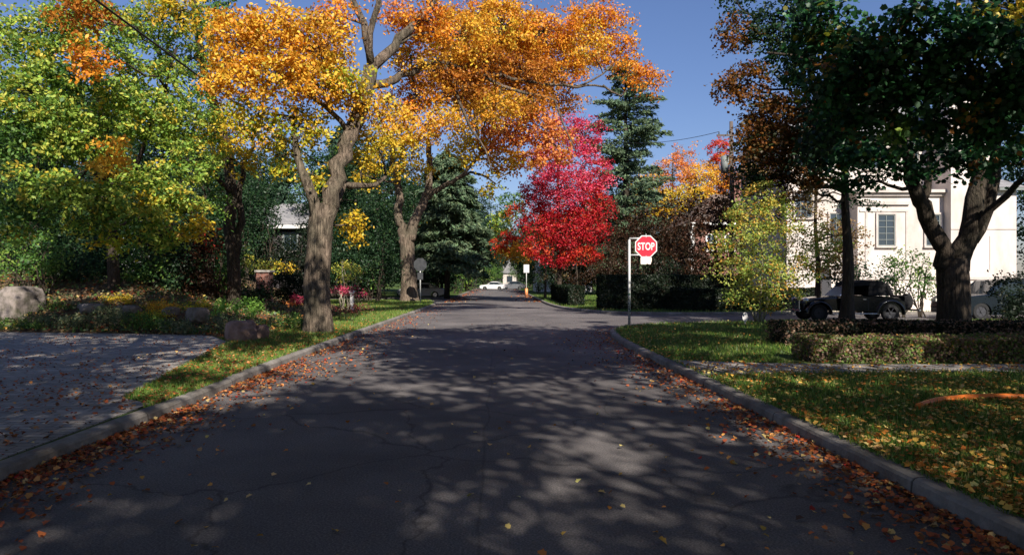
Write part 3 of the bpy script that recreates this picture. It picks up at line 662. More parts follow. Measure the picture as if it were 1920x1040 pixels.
tree('green_maple_tree', P(437, 520, 26),
     [([(P(440, 530, 26)[0], 26, 0.2)] + L((437, 480, 26), (430, 420, 26), (434, 360, 26), (420, 260, 26), (380, 120, 26), (360, -40, 26)), .27, .12, 14),
      (L((438, 500, 26), (452, 420, 26.2), (450, 350, 26.3), (470, 280, 26), (500, 180, 26)), .17, .05, 10),
      (L((434, 360, 26), (380, 300, 24), (330, 260, 23)), .10, .04, 8), (L((420, 260, 26), (340, 180, 25), (280, 60, 25)), .10, .04, 8)],
     [K(300, 40, 80, 50, 23, LIME, .9), K(360, 110, 55, 70, 24, LIME, .7), K(300, 150, 60, 50, 22, LIME, .7), K(350, 220, 65, 55, 22, LIME, .9), K(420, 230, 45, 50, 24, GOLDGRN, .75), K(360, 300, 60, 45, 21, LIME, .85), K(440, 300, 40, 40, 24, YEL, .55),
      K(340, 370, 50, 35, 20, LIME, .8), K(370, 430, 38, 28, 20, YEL, .7), K(340, 20, 60, 30, 22, YEL, .6), K(400, 20, 50, 40, 24, GREEN, .6), K(480, 250, 30, 30, 25, GOLD, .5), K(250, 190, 50, 45, 22, LIME, .6), K(400, 370, 28, 38, 22, GREEN, .5)],
     "twin stemmed maple with lime and yellow leaves between the raised bed and the lawn", 'tree', bark='bark_dark', leaf=.125, lps=40, sr=.38, dens=1.3, T=T_OVAL, seed=24, flat=.3, twig=.2)

# --- the dark green tree at the right
bx = P(1790, 634, 20)
tree('dark_green_tree', (bx[0], bx[1], 0.1),
     [([(bx[0], 20, 0.0)] + L((1788, 570, 20), (1786, 520, 20), (1786, 485, 20)), .40, .40, 22),
      (L((1782, 510, 20), (1750, 440, 19.9), (1725, 370, 19.7), (1700, 300, 19.4), (1672, 220, 19)), .27, .13, 12),
      (L((1795, 505, 20), (1820, 440, 20), (1828, 370, 20), (1832, 280, 20), (1838, 160, 20)), .31, .16, 12),
      (L((1822, 450, 20), (1860, 360, 20.1), (1872, 270, 20.2), (1890, 150, 20.3)), .20, .11, 10),
      (L((1822, 445, 20), (1860, 395, 19.4), (1890, 365, 19), (1960, 300, 18)), .13, .06, 9),
      (L((1728, 380, 19.7), (1745, 300, 19.9), (1750, 200, 20)), .12, .06, 8),
      (L((1672, 220, 19), (1600, 150, 17.5), (1520, 110, 17), (1440, 100, 17)), .12, .03, 8),
      (L((1838, 160, 20), (1780, 60, 18), (1700, 0, 17)), .12, .05, 8)],
     [K(1540, 60, 75, 60, 15.5, TEAL, 1.0), K(1560, 150, 70, 50, 15.5, TEAL, 1.0), K(1640, 90, 80, 60, 14.5, TEAL, 1.0), K(1650, 180, 70, 45, 15, TEAL, .95), K(1740, 60, 85, 60, 14, TEAL, 1.0), K(1750, 160, 75, 55, 14.5, TEAL, 1.0), K(1840, 90, 80, 60, 14, TEAL, 1.0),
      K(1850, 190, 75, 55, 14.5, TEAL, 1.0), K(1920, 140, 60, 80, 14, TEAL, 1.0), K(1600, 220, 60, 34, 16, TEAL, .8), K(1690, 235, 50, 30, 16, GREEN, .8), K(1780, 235, 60, 28, 15, TEAL, .8), K(1880, 250, 55, 28, 15, TEAL, .9),
      K(1900, 20, 70, 40, 15, GOLDGRN, .5), K(1520, 240, 50, 30, 17, DKGRN, .8), K(1690, 290, 44, 34, 17.5, TEAL, .7), K(1675, 250, 34, 34, 15, GREEN, .5), K(1780, 285, 50, 26, 17, TEAL, .8), K(1620, 290, 55, 36, 18, TEAL, .9), K(1550, 280, 50, 34, 19, DKGRN, .9), K(1880, 290, 40, 26, 16, TEAL, .7), K(1600, 345, 50, 18, 19, TEAL, .5), K(1820, 300, 40, 26, 17, TEAL, .7), K(1740, 320, 40, 14, 18, TEAL, .4)]
     + [((x_, y_, z_), (2.6, 2.6, 1.8), TEAL, .8) for x_, y_, z_ in ((14, 19, 12.5), (16.5, 16, 10.5), (17, 20, 10), (18, 17, 8))],
     "large dark green tree with a low forked trunk behind the right hedges", 'tree', bark='bark_dark', leafm='leaf_gloss', leaf=.135, lps=36, sr=.42, dens=1.45, T=T_MAPLE, seed=25, twig=.15, rough=.12, shell=.15)

# --- smaller trees
def simple_tree(name, px, Y, h_px, clumps, label, r0=.12, lean=0, seed=1, **kw):
    b = P(px, 525, Y); z0 = 0.1; top = P(px + lean, h_px, Y)
    n = [(b[0], Y, z0), (b[0] + (top[0]-b[0]) * .3 + .05, Y, z0 + (top[2]-z0) * .33), (b[0] + (top[0]-b[0]) * .6 - .08, Y, z0 + (top[2]-z0) * .66), tuple(top)]
    return tree(name, (b[0], Y, z0), [(n, r0, r0 * .3, 10)], clumps, label, seed=seed, **kw)
# crimson maple
simple_tree('red_maple_tree', 1048, 52, 250,
    [K(1060, 245, 30, 34, 52, PINK, 1.0), K(1098, 250, 34, 38, 52, PINK, 1.0), K(1125, 330, 26, 36, 52, PINK, .9), K(1128, 400, 26, 40, 52, REDM, .9), K(1005, 360, 30, 36, 52, PINK, .9), K(1030, 300, 35, 40, 52, PINK, 1.0), K(1090, 310, 42, 42, 52, PINK, 1.1), K(1035, 365, 48, 45, 52, PINK, 1.2), K(1100, 380, 42, 42, 52, REDM, 1.2),
     K(1010, 420, 40, 38, 51, REDM, 1.1), K(1060, 430, 45, 42, 51, REDM, 1.2), K(1110, 435, 34, 36, 51, REDM, 1.1), K(1040, 475, 42, 22, 51, REDM, 1.0), K(1095, 478, 38, 18, 51, REDOR, .9), K(1005, 465, 28, 22, 51, REDOR, .8), K(1065, 350, 40, 40, 50, PINK, .8)],
    "bright crimson and pink maple standing past the side street corner", r0=.22, seed=31, leaf=.15, sr=.42, lps=26, dens=1.0, bark='bark_dark', twig=.12)
simple_tree('maple_tree', 1022, 62, 400,
    [K(960, 385, 30, 26, 62, GREEN, .9), K(945, 420, 26, 26, 62, LIME, .8), K(975, 400, 24, 24, 60, REDOR, .5), K(950, 455, 30, 22, 61, REDOR, .8), K(985, 470, 28, 18, 60, GOLD, .9), K(960, 475, 30, 12, 61, GOLD, .7)],
    "small maple turning from green to red and gold, left of the crimson maple", r0=.12, seed=32, leaf=.2, sr=.5, bark='bark_dark', twig=.12)
simple_tree('golden_tree', 1262, 80, 290,
    [K(1215, 350, 36, 34, 80, GOLD, 1.0), K(1265, 320, 40, 40, 80, PEACH, .9), K(1310, 340, 34, 40, 80, GOLD, 1.2), K(1240, 380, 50, 26, 79, YEL, 1.0), K(1290, 375, 50, 28, 78, YEL, 1.0), K(1285, 290, 26, 26, 80, PEACH, .4), K(1205, 400, 34, 20, 79, YEL, .8), K(1250, 400, 50, 20, 79, GOLD, .9)],
    "golden orange tree glowing behind the stop sign", r0=.2, seed=33, leaf=.22, sr=.6, lps=24, twig=.3)
simple_tree('orange_red_tree', 1345, 84, 280,
    [K(1345, 280, 22, 26, 84, REDOR, .6), K(1350, 320, 26, 34, 84, ORANGE, .8), K(1340, 370, 26, 30, 84, ORANGE, .8), K(1375, 350, 22, 30, 84, DKOR, .8)],
    "narrow orange red tree just left of the utility pole", r0=.16, seed=34, leaf=.22, sr=.5, twig=.3)
# yellow green small tree in front of the drive
bx = P(1425, 612, 25.2)
tree('young_tree', (bx[0], 25.2, .1),
     [([(bx[0], 25.2, 0.05)] + L((1425, 560, 25.2), (1430, 480, 25.2), (1420, 400, 25.2)), .055, .02, 8), ([(bx[0]-.1, 25.2, 0.05)] + L((1408, 580, 25.2), (1390, 520, 25.2), (1385, 440, 25.2)), .045, .015, 7),
      ([(bx[0]+.1, 25.25, 0.05)] + L((1440, 570, 25.3), (1465, 510, 25.3), (1480, 440, 25.3)), .045, .015, 7), ([(bx[0]-.05, 25.1, 0.05)] + L((1418, 590, 25.1), (1412, 540, 25.1), (1400, 480, 25.0)), .035, .012, 6), ([(bx[0]+.05, 25.1, 0.05)] + L((1430, 590, 25.1), (1448, 545, 25.1), (1440, 480, 25.0)), .035, .012, 6)],
     [K(1425, 365, 34, 26, 25.2, SHRUBY, .9), K(1400, 400, 40, 30, 25.2, SHRUBY, 1.0), K(1450, 400, 38, 32, 25.2, SHRUBY, .9), K(1380, 450, 40, 34, 25, SHRUBY, 1.0), K(1435, 450, 44, 36, 25, SHRUBY, 1.0), K(1490, 450, 40, 34, 25.4, SHRUBY, .9),
      K(1370, 505, 38, 28, 25, SHRUBY, .9), K(1425, 510, 44, 34, 24.8, SHRUBY, 1.0), K(1485, 505, 44, 32, 25.2, SHRUBY, .95), K(1390, 555, 34, 20, 25, SHRUBY, .8), K(1440, 560, 36, 22, 25, SHRUBY, .8), K(1480, 545, 26, 18, 25.2, SHRUBY, .6), K(1530, 480, 30, 34, 25.8, SHRUBY, .6)],
     "young multi stemmed tree with yellow green leaves and pale stems on the corner lawn", 'tree', bark='bark_pale', leaf=.10, sr=.30, lps=30, dens=1.0, T=T_OVAL, seed=35, shell=.5, twig=.5, r_branch=.014, flare=1.0, rough=0)
# tan and rust leaved trees in front of the cream house
simple_tree('rust_leaved_tree', 1588, 27, 240,
    [K(1385, 60, 36, 36, 24.5, RUST, .7), K(1400, 150, 48, 36, 24.5, RUST, .9), K(1355, 160, 26, 22, 24.5, RUST, .5), K(1440, 200, 44, 30, 24.5, RUST, .8), K(1450, 60, 55, 50, 24.5, DKGRN, .9), K(1480, 130, 50, 40, 24.5, DKGRN, .9), K(1385, 10, 32, 24, 24.5, DKGRN, .6), K(1500, 0, 60, 40, 24.5, DKGRN, .8), K(1550, 200, 60, 40, 24.5, DKGRN, .9), K(1430, 250, 44, 30, 24.5, RUST, .9), K(1400, 270, 34, 18, 24.5, RUST, .6), K(1600, 150, 70, 50, 24, DKGRN, .8), K(1640, 280, 44, 30, 24, DKGRN, .8), K(1520, 240, 44, 30, 24.5, RUST, .9), K(1400, 330, 30, 26, 26, DKGRN, .8), K(1450, 350, 40, 26, 26, COPPER, .8),
     K(1470, 260, 60, 34, 26, RUST, 1.0), K(1540, 280, 55, 34, 26, TAN, .9), K(1450, 310, 50, 28, 26, RUST, .9), K(1600, 250, 50, 40, 24.5, DKGRN, .9), K(1590, 310, 40, 26, 24.5, GREEN, .5), K(1520, 330, 40, 22, 26, RUST, .8), K(1640, 330, 40, 20, 24.5, DKGRN, .4), K(1420, 285, 34, 22, 27, TAN, .7), K(1500, 360, 34, 18, 26, TAN, .5), K(1420, 240, 45, 30, 26, RUST, .7), K(1480, 210, 60, 36, 24.5, RUST, .7)],
    "rust leaved tree with a dark forked trunk in front of the cream house", r0=.26, seed=36, leaf=.13, sr=.4, lps=34, bark='bark_dark', twig=.15, dens=1.5)
simple_tree('tan_leaved_tree', 1532, 31, 330,
    [K(1400, 300, 36, 26, 31, RUST, 1.0), K(1375, 335, 26, 24, 32, COPPER, 1.0), K(1430, 330, 40, 30, 31, TAN, 1.0), K(1500, 330, 36, 34, 31, RUST, 1.0), K(1480, 390, 30, 40, 31.5, COPPER, 1.0), K(1460, 300, 30, 24, 31, DKGRN, 1.0), K(1540, 350, 28, 24, 31, TAN, .8), K(1360, 385, 22, 40, 33, COPPER, 1.0), K(1560, 430, 40, 26, 31, TAN, .6), K(1520, 400, 30, 30, 31, TAN, .5), K(1590, 470, 36, 24, 30.5, TAN, .7), K(1550, 490, 40, 30, 30.5, TAN, 1.4), K(1595, 440, 28, 30, 30.5, TAN, 1.0), K(1560, 440, 36, 30, 30, SHRUBY, .8), K(1600, 505, 40, 16, 30.5, DKGRN, .9), K(1575, 525, 40, 12, 30.5, DKGRN, .8), K(1570, 380, 40, 16, 31, DKGRN, .3), K(1630, 380, 24, 10, 31, DKGRN, .3)],
    "thin tree with tan drying leaves between the young tree and the cream house", r0=.15, seed=37, leaf=.11, sr=.3, bark='bark_dark', twig=.35, dens=.6)

# ================================================================ CONIFERS
def conifer(name, px, Y, top_py, half_px, label, pal, seed, n_whorl=26, dens=1.0, gap=0.0, z0=0.8, up=0.0, leaf=.16, rprof=1.0, curve=0.0):
    reseed(seed); b = P(px, 525, Y); H = P(px, top_py, Y)[2]; R = half_px * Y / F
    root = empty(name, (b[0], Y, .1), 0, label, 'tree'); mb = MB()
    mb.tube([(b[0], Y, 0), (b[0]+.1, Y, H*.5), (b[0], Y, H*.99)], [H*.018+.05, H*.012+.03, .02], 10, .05); mb.build('trunk', M['bark_dark'], root, sm=True)
    bb = MB(); LC = []; LN = []; LA = []; LS = []; LP = []
    for w in range(n_whorl):
        t = w / (n_whorl - 1); z = z0 + (H - z0) * t ** .92; rr = R * (1 - t) ** rprof * (.75 + .5 * rng.random()) + .25
        for k in range(int(5 + 3 * rng.random())):
            if rng.random() < gap: continue
            th = rng.random() * 2 * math.pi; r = rr * (.7 + .5 * rng.random()); dz = -r * .22 + up * r
            e = np.array([b[0] + r * math.cos(th), Y + r * math.sin(th), z + dz]); s = np.array([b[0], Y, z])
            m_ = (s + e) / 2 + np.array([0, 0, .10 * r + curve * r]); bb.tube([s, m_, e], [.035 + .006 * r, .02, .008], 4, cap=False)
            ns = int(max(6, r * 16 * dens))
            f = rng.random(ns) ** .7
            c = s * ((1-f)**2)[:, None] + m_ * (2*f*(1-f))[:, None] + e * (f**2)[:, None]
            ln = 5
            perp = np.array([-math.sin(th), math.cos(th), 0])
            side = rng.normal(size=(ns, 1)) * .22 * r * (1.1 - f[:, None]); c = c + perp * side; c[:, 2] -= np.abs(side[:, 0]) * .25
            C = (c[:, None, :] + rng.normal(size=(ns, ln, 3)) * np.array([.16, .16, .10])).reshape(-1, 3)
            C[:, 2] -= np.abs(rng.normal(size=len(C))) * .10
            ax = np.array([math.cos(th), math.sin(th), -.35]) + rng.normal(size=(len(C), 3)) * .5
            LC.append(C); LA.append(ax); LN.append(rng.normal(size=(len(C), 3)) + np.array([0, 0, .8])); LS.append(leaf * (.8 + .8 * rng.random(len(C)))); LP.append(np.repeat(pal_pick(pal, ns), ln, axis=0))
    bb.build('branches', M['bark_dark'], root)
    me = leaf_mesh('crown', np.concatenate(LC), np.concatenate(LN), np.concatenate(LS) * 2.0, vary(np.concatenate(LP), .3), T_NEEDLE * np.array([1.7, 1]), 0.0, np.concatenate(LA))
    link('crown', me, M['needle'], root); return root
conifer('spruce_tree', 838, 62, 285, 80, "broad blue green spruce behind the forked maple on the left side of the road", SPRUCEL, 41, n_whorl=40, dens=1.5, rprof=.5, leaf=.2, z0=3.4, gap=.12)
conifer('spruce_tree', 876, 98, 350, 44, "darker spruce further away, between the pale spruce and the crimson maple", SPRUCE, 42, n_whorl=34, dens=1.2, leaf=.22, z0=4.5, rprof=.6)
conifer('pine_tree', 1172, 70, 112, 92, "tall open pine with bare horizontal branches behind the crimson maple", SPRUCEL, 43, n_whorl=36, dens=.75, gap=.30, up=.25, z0=3, leaf=.2, rprof=.42)
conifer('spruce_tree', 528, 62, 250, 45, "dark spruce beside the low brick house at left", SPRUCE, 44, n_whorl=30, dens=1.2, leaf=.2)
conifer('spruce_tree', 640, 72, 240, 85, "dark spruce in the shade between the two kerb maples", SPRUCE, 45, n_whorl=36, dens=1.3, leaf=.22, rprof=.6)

# ================================================================ SHRUBS AND HEDGES
def shrub(name, clumps, label, pal=None, cat='shrub', group=None, seed=1, leaf=.07, sr=.18, lps=24, dens=.5, stems=5, T=T_OVAL, bark='bark_dark', leafm='leaf', flat=.6, stem_r=.012, base=None):
    reseed(seed); cs = [c for c, *_ in clumps]; lo = min(c[2]-r[2] for c, r, *_ in clumps)
    cx = float(np.mean([c[0] for c in cs])); cy = float(np.mean([c[1] for c in cs])); gz = base if base is not None else max(LZ, bed_h(cx, cy) if cx < -7 and cy > 19 else LZ)
    root = empty(name, (cx, cy, gz), 0, label, cat, group)
    bb = MB()
    for c, r, *_ in clumps:
        for k in range(stems):
            s = np.array([c[0] + rng.normal() * r[0] * .15, c[1] + rng.normal() * r[1] * .15, gz - .05]); u = rng.normal(size=3); u /= np.linalg.norm(u); e = c + u * r * .75
            if e[2] < gz + .05: e[2] = gz + .1
            p = wobble_path(s, e, 6, .25, .03); bb.tube(p, np.linspace(stem_r, stem_r * .35, 6), 4, cap=False)
    bb.build('stems', M[bark], root)
    C, Nn, S, Co, SP = sprays(clumps, leaf, lps, sr, dens, flat, .3, .05)
    m = C[:, 2] > gz + .01; me = leaf_mesh('foliage', C[m], Nn[m], S[m], Co[m], T); link('foliage', me, M[leafm], root)
    return root
def hedge(name, x0, x1, y0, y1, h, label, pal, seed, leaf=.05, n=30000, bark='bark', angle=0.0, twigs=900, bare=0.0, z=LZ, wob=.10):
    reseed(seed); root = empty(name, ((x0+x1)/2, (y0+y1)/2, z), 0, label, 'hedge')
    Lx, Ly = x1-x0, y1-y0; a = np.array([Lx*Ly*1.2, Lx*h*1.3, Lx*h*.8, Ly*h, Ly*h]); w = a/a.sum(); f = rng.choice(5, n, p=w); u = rng.random(n); v = rng.random(n); dep = np.abs(rng.normal(size=n)) * .07
    C = np.zeros((n, 3)); Nn = np.zeros((n, 3))
    for k in range(5):
        m = f == k
        if k == 0: C[m] = np.stack([x0+Lx*u[m], y0+Ly*v[m], h-dep[m]], 1); Nn[m] = (0, 0, 1)
        if k == 1: C[m] = np.stack([x0+Lx*u[m], y0+dep[m], h*v[m]], 1); Nn[m] = (0, -1, .2)
        if k == 2: C[m] = np.stack([x0+Lx*u[m], y1-dep[m], h*v[m]], 1); Nn[m] = (0, 1, .2)
        if k == 3: C[m] = np.stack([x0+dep[m], y0+Ly*u[m], h*v[m]], 1); Nn[m] = (-1, 0, .2)
        if k == 4: C[m] = np.stack([x1-dep[m], y0+Ly*u[m], h*v[m]], 1); Nn[m] = (1, 0, .2)
    lump = np.array([noise.noise(Vector((c[0]*1.5, c[1]*1.5, c[2]*2))) + .5*noise.noise(Vector((c[0]*4, c[1]*4, c[2]*4))) for c in C])
    C += Nn * (wob * lump)[:, None]
    keep = rng.random(n) > bare * np.clip(.5 - lump * 1.2, 0, 1) * np.where(f == 1, 1.3, .5)
    C = C[keep]; Nn = Nn[keep]; lump = lump[keep]; C[:, 2] += z
    me = leaf_mesh('foliage', C, Nn + rng.normal(size=C.shape) * .7, leaf * (.7 + .6 * rng.random(len(C))), vary(pal_pick(pal, len(C)), .3), T_OVAL * np.array([1.4, 1]))
    link('foliage', me, M['leaf'], root)
    bb = MB()
    for k in range(twigs):
        bx_, by_ = x0 + Lx * rng.random(), y0 + Ly * (.25 + .5 * rng.random()); e = np.array([bx_ + rng.normal() * .18, np.clip(by_ + rng.normal() * Ly * .35, y0 + .03, y1 - .03), z + h * (.5 + .5 * rng.random())])
        bb.tube(wobble_path((bx_, by_, z - .03), e, 4, .25), [.012, .009, .006, .003], 3, cap=False)
    # the dense dark inside, a solid box added behind the leaves
    bb.box(x0 + .14, x1 - .14, y0 + .16, y1 - .16, z, z + h - .16)
    bb.build('branches', M[bark], root)
    return root
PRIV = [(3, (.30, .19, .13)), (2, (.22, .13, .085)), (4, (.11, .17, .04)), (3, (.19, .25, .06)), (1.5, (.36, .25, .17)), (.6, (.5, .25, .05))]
SHADED_YEW = [(5, (.010, .020, .009)), (3, (.016, .028, .012)), (.3, (.05, .05, .02))]  # near black: the hedges' shade is put into the leaf colour
hedge('clipped_hedge', 6.0, 21, 13.05, 14.0, .47, "half bare brown and green clipped hedge in sunlight along the garden path", PRIV, 51, leaf=.05, n=60000, bare=.45, twigs=3200)
hedge('clipped_hedge', 6.9, 22, 16.4, 17.5, .56, "low dark brown and green hedge in shade in front of the forked dark tree", SHADED_YEW + PRIV[:2], 52, leaf=.06, n=40000, twigs=900)
hedge('clipped_hedge', 5.4, 13.4, 36.4, 37.8, 1.85, "tall dark clipped hedge in shade behind the stop sign", SHADED_YEW, 53, leaf=.085, n=34000, twigs=100, bark='bark_dark')
hedge('clipped_hedge', 9.0, 16.5, 34.9, 35.9, 1.15, "lower dark hedge along the far side of the side street, right of the stop sign", SHADED_YEW, 54, leaf=.085, n=24000, twigs=100, bark='bark_dark')
hedge('clipped_hedge', 4.3, 5.3, 42, 56, 1.2, "dark hedge running back beneath the crimson maple", SHADED_YEW, 55, leaf=.09, n=24000, twigs=60, bark='bark_dark')

GY = [(4, (.34, .36, .06)), (3, (.22, .30, .05)), (2, (.50, .42, .06))]
BR = [(5, (.22, .42, .07)), (3, (.30, .48, .09)), (1, (.12, .26, .04))]
JUN = [(4, (.12, .16, .08)), (3, (.18, .20, .10)), (2, (.07, .10, .05)), (1, (.28, .22, .12))]
PNK = [(4, (.55, .05, .12)), (3, (.62, .14, .20)), (2, (.35, .03, .07)), (1, (.14, .18, .05))]
def KS(px, py, rx, rz, Y, pal, d=1.0): return K(px, py, rx, rz, Y, pal, d)
shrub('lime_shrub', [KS(425, 575, 28, 12, 20.5, BR, 1.2), KS(465, 572, 26, 15, 20.2, BR, 1.2), KS(478, 588, 16, 12, 20.0, BR, 1)], "bright lime green low shrub behind the reddish boulder", seed=61, leaf=.085, sr=.16, dens=.5)
shrub('clipped_shrub', [KS(536, 535, 30, 30, 27, SHADED_YEW, 2.6), KS(556, 545, 24, 26, 27, SHADED_YEW, 2.2)], "round clipped dark evergreen just left of the big maple trunk", seed=62, leaf=.07, sr=.2, dens=.8)
shrub('golden_shrub', [KS(500, 500, 30, 14, 31, GY, 1.2), KS(535, 500, 24, 12, 31, YEL, 1), KS(465, 488, 16, 22, 29, GY, 1)], "yellow green shrub behind the twin stemmed maple", seed=63, leaf=.10, sr=.25)
shrub('clipped_tree', [KS(655, 508, 24, 20, 34, GY, 1.4), KS(640, 500, 14, 14, 34, GY, 1)], "small mop headed tree with a thin pale stem on the left lawn", seed=64, leaf=.09, sr=.25, stems=3, bark='bark_pale', stem_r=.05, cat='tree')
shrub('pink_flower_shrub', [KS(640, 543, 22, 7, 32, PNK, 1.6), KS(670, 548, 18, 8, 32, PNK, 1.2)], "pink flowering bed right of the big maple trunk", seed=65, leaf=.08, sr=.2, cat='flowers')
shrub('pink_flower_shrub', [KS(556, 562, 16, 7, 26, PNK, 1.6), KS(545, 568, 10, 5, 26, PEACH, 1.2)], "pink and orange flowers left of the big maple trunk", seed=66, leaf=.07, sr=.15, cat='flowers')
shrub('dark_red_groundcover', [KS(660, 577, 36, 6, 26, [(3, (.16, .03, .035)), (2, (.09, .04, .02))], 1.4)], "low dark red plants in the lawn right of the big maple trunk", seed=67, leaf=.07, sr=.18, cat='plant')
# understory of the raised bed, each bush its own thing
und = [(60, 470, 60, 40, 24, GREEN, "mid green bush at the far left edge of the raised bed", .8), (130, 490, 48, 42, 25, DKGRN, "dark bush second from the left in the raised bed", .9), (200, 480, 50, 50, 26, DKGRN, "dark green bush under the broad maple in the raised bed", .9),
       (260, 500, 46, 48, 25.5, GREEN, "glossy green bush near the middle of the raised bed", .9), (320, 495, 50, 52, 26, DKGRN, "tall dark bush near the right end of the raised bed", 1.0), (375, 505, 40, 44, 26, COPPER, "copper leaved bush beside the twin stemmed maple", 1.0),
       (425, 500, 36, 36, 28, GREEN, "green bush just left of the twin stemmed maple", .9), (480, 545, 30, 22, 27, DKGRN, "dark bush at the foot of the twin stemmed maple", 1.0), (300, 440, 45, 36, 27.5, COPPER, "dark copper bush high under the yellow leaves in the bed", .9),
       (15, 400, 50, 60, 27, DKGRN, "tall dark bush rising at the left edge of the photo", 1.0), (390, 440, 30, 30, 27, REDOR[:1] + COPPER, "dusky red bush behind the copper one", .8)]
for i, (px, py, rx, rz, Y, pal, lab, d) in enumerate(und):
    b = [KS(px, py, rx, rz, Y, pal, d), KS(px + rx*.5, py + rz*.45, rx*.7, rz*.6, Y - .6, pal, d), KS(px - rx*.5, py + rz*.5, rx*.7, rz*.6, Y - .4, pal, d), KS(px, py + rz*.9, rx*.8, rz*.5, Y - .5, pal, d)]
    shrub('bush', b, lab, seed=70 + i, leaf=.13, sr=.34, lps=20, dens=.85, stem_r=.03, group="bushes in the raised bed")
low = [(60, 600, 40, 14, 21.2, JUN, "grey green juniper beside the large boulder"), (130, 600, 40, 14, 20.8, JUN, "spreading juniper at the driveway edge, second from left"), (200, 590, 42, 18, 20.6, JUN, "spreading juniper among the rocks at the driveway edge"), (270, 600, 38, 16, 20.2, GREEN, "low green ground cover at the driveway edge"), (95, 580, 44, 12, 22.4, GREEN, "leafy low plant right of the large boulder"), (420, 600, 30, 12, 19.6, JUN, "dull low plant between the lime shrub and the reddish boulder"), (30, 610, 44, 12, 21.0, GREEN, "low green plant in front of the large boulder"), (285, 590, 26, 8, 20.8, GOLDGRN, "yellowing low plant among the small rocks"),
       (330, 612, 30, 14, 19.8, JUN, "dull juniper left of the reddish boulder"), (215, 560, 30, 9, 23, YEL, "yellow leaved plant above the rocks"), (300, 572, 30, 10, 22, GOLD, "orange yellow plant in the middle of the bed"), (120, 565, 30, 9, 23.5, GY, "pale green plant behind the large boulder"), (365, 570, 26, 9, 21.5, GOLDGRN, "yellow brown plant near the lime shrub"), (540, 600, 30, 10, 22, GREEN, "low green plant at the left foot of the big maple")]
for i, (px, py, rx, rz, Y, pal, lab) in enumerate(low):
    shrub('low_plant', [KS(px, py, rx, rz, Y, pal, 1.2), KS(px + rx*.6, py + rz*.3, rx*.7, rz*.7, Y - .3, pal, 1.1)], lab, seed=90 + i, leaf=.065, sr=.17, lps=22, dens=.7, cat='plant', group="low plants in the raised bed")
reseed(140); x, y = scatter(BIG, 26000, (-30, -7, 19.3, 33)); m = (y > 19.2 + .155 * (-6.6 - x)) & (rng.random(len(x)) < np.clip(clumpy(x, y, .9, 21) * 1.6, 0, 1)); x, y = x[m], y[m]
z = np.array([bed_h(a, b) for a, b in zip(x, y)]); n = len(x)
me = leaf_mesh('ground_cover', np.stack([x, y, z + .03 + .14 * rng.random(n)], 1), rng.normal(size=(n, 3)) * .6 + np.array([0, -.3, .8]), .10 * (.6 + .8 * rng.random(n)), vary(pal_pick(JUN + [(6, (.07, .13, .03)), (3, (.14, .22, .05)), (1.5, (.35, .24, .05))], n), .35), T_OVAL * np.array([1.3, 1]))
tag(link('ground_cover', me, M['leaf']), "low green and grey ground cover on the raised bed among the rocks", "ground cover", kind="stuff")
# shrubs elsewhere
for i, (px, py, rx, rz, Y, pal, lab) in enumerate([(495, 350, 22, 70, 44, DKGRN, "narrow dark bush standing before the low dark house at its left window"), (520, 470, 46, 30, 44, SHADED_YEW, "dark mound of shrubs before the low dark house"), (690, 420, 46, 70, 46, DKGRN, "tall dark bush between the two kerb maples"), (640, 455, 36, 50, 44, DKGRN, "dark bush right behind the big maple trunk"), (590, 440, 34, 50, 47, SHADED_YEW, "black green bush left behind the big maple trunk"), (455, 400, 30, 60, 42, DKGRN, "dark bush behind the twin stemmed maple stems"), (560, 470, 34, 34, 43, SHADED_YEW, "dark bush hiding the right window of the low dark house")]):
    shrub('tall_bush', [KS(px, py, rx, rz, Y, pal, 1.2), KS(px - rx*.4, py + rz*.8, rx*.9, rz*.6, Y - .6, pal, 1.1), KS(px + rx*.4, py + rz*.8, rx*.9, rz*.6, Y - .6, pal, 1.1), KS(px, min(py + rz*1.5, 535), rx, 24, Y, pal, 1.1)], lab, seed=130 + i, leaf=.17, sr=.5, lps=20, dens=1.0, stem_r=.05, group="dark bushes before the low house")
shrub('leafy_shrub', [KS(1690, 500, 36, 30, 30, GREEN, 1.0), KS(1720, 530, 40, 28, 30, GREEN, 1.1), KS(1662, 535, 34, 30, 30, DKGRN, 1.3), KS(1730, 490, 22, 28, 30, GREEN, .8)], "loose green shrub between the cream house window and the forked dark tree", seed=110, leaf=.12, sr=.3, stem_r=.03)
shrub('dark_shrub', [KS(1905, 545, 40, 36, 24, SHADED_YEW, 1.6), KS(1925, 590, 46, 36, 23, SHADED_YEW, 1.6), KS(1890, 575, 24, 20, 24, SHADED_YEW, 1.4)], "dark shaded shrub at the right edge behind the hedges", seed=111, leaf=.10, sr=.28, dens=.8)
shrub('roadside_bush', [KS(885, 515, 24, 18, 112, LIME, 1.0), KS(915, 505, 22, 26, 118, GREEN, 1.0), KS(865, 525, 18, 16, 108, GREEN, .9)], "sunlit green bushes at the far left end of the road", seed=112, leaf=.26, sr=.8, stem_r=.05)
shrub('roadside_bush', [KS(862, 520, 14, 22, 82, GREEN, 1.0), KS(852, 530, 16, 16, 80, DKGRN, 1.0)], "green bush at the left kerb just past the side entrance", seed=113, leaf=.22, sr=.6, stem_r=.05)
shrub('shade_bush', [KS(830, 510, 30, 30, 66, SHADED_YEW, 1.6), KS(800, 520, 24, 24, 68, COPPER, 1.2)], "dark bush under the pale spruce", seed=114, leaf=.18, sr=.5, stem_r=.05)
shrub('lawn_shrub', [KS(720, 500, 36, 34, 48, DKGRN, 1.2), KS(690, 525, 30, 20, 46, GREEN, .9)], "dark green shrubs behind the left lawn, left of the forked maple", seed=115, leaf=.14, sr=.4, stem_r=.03)
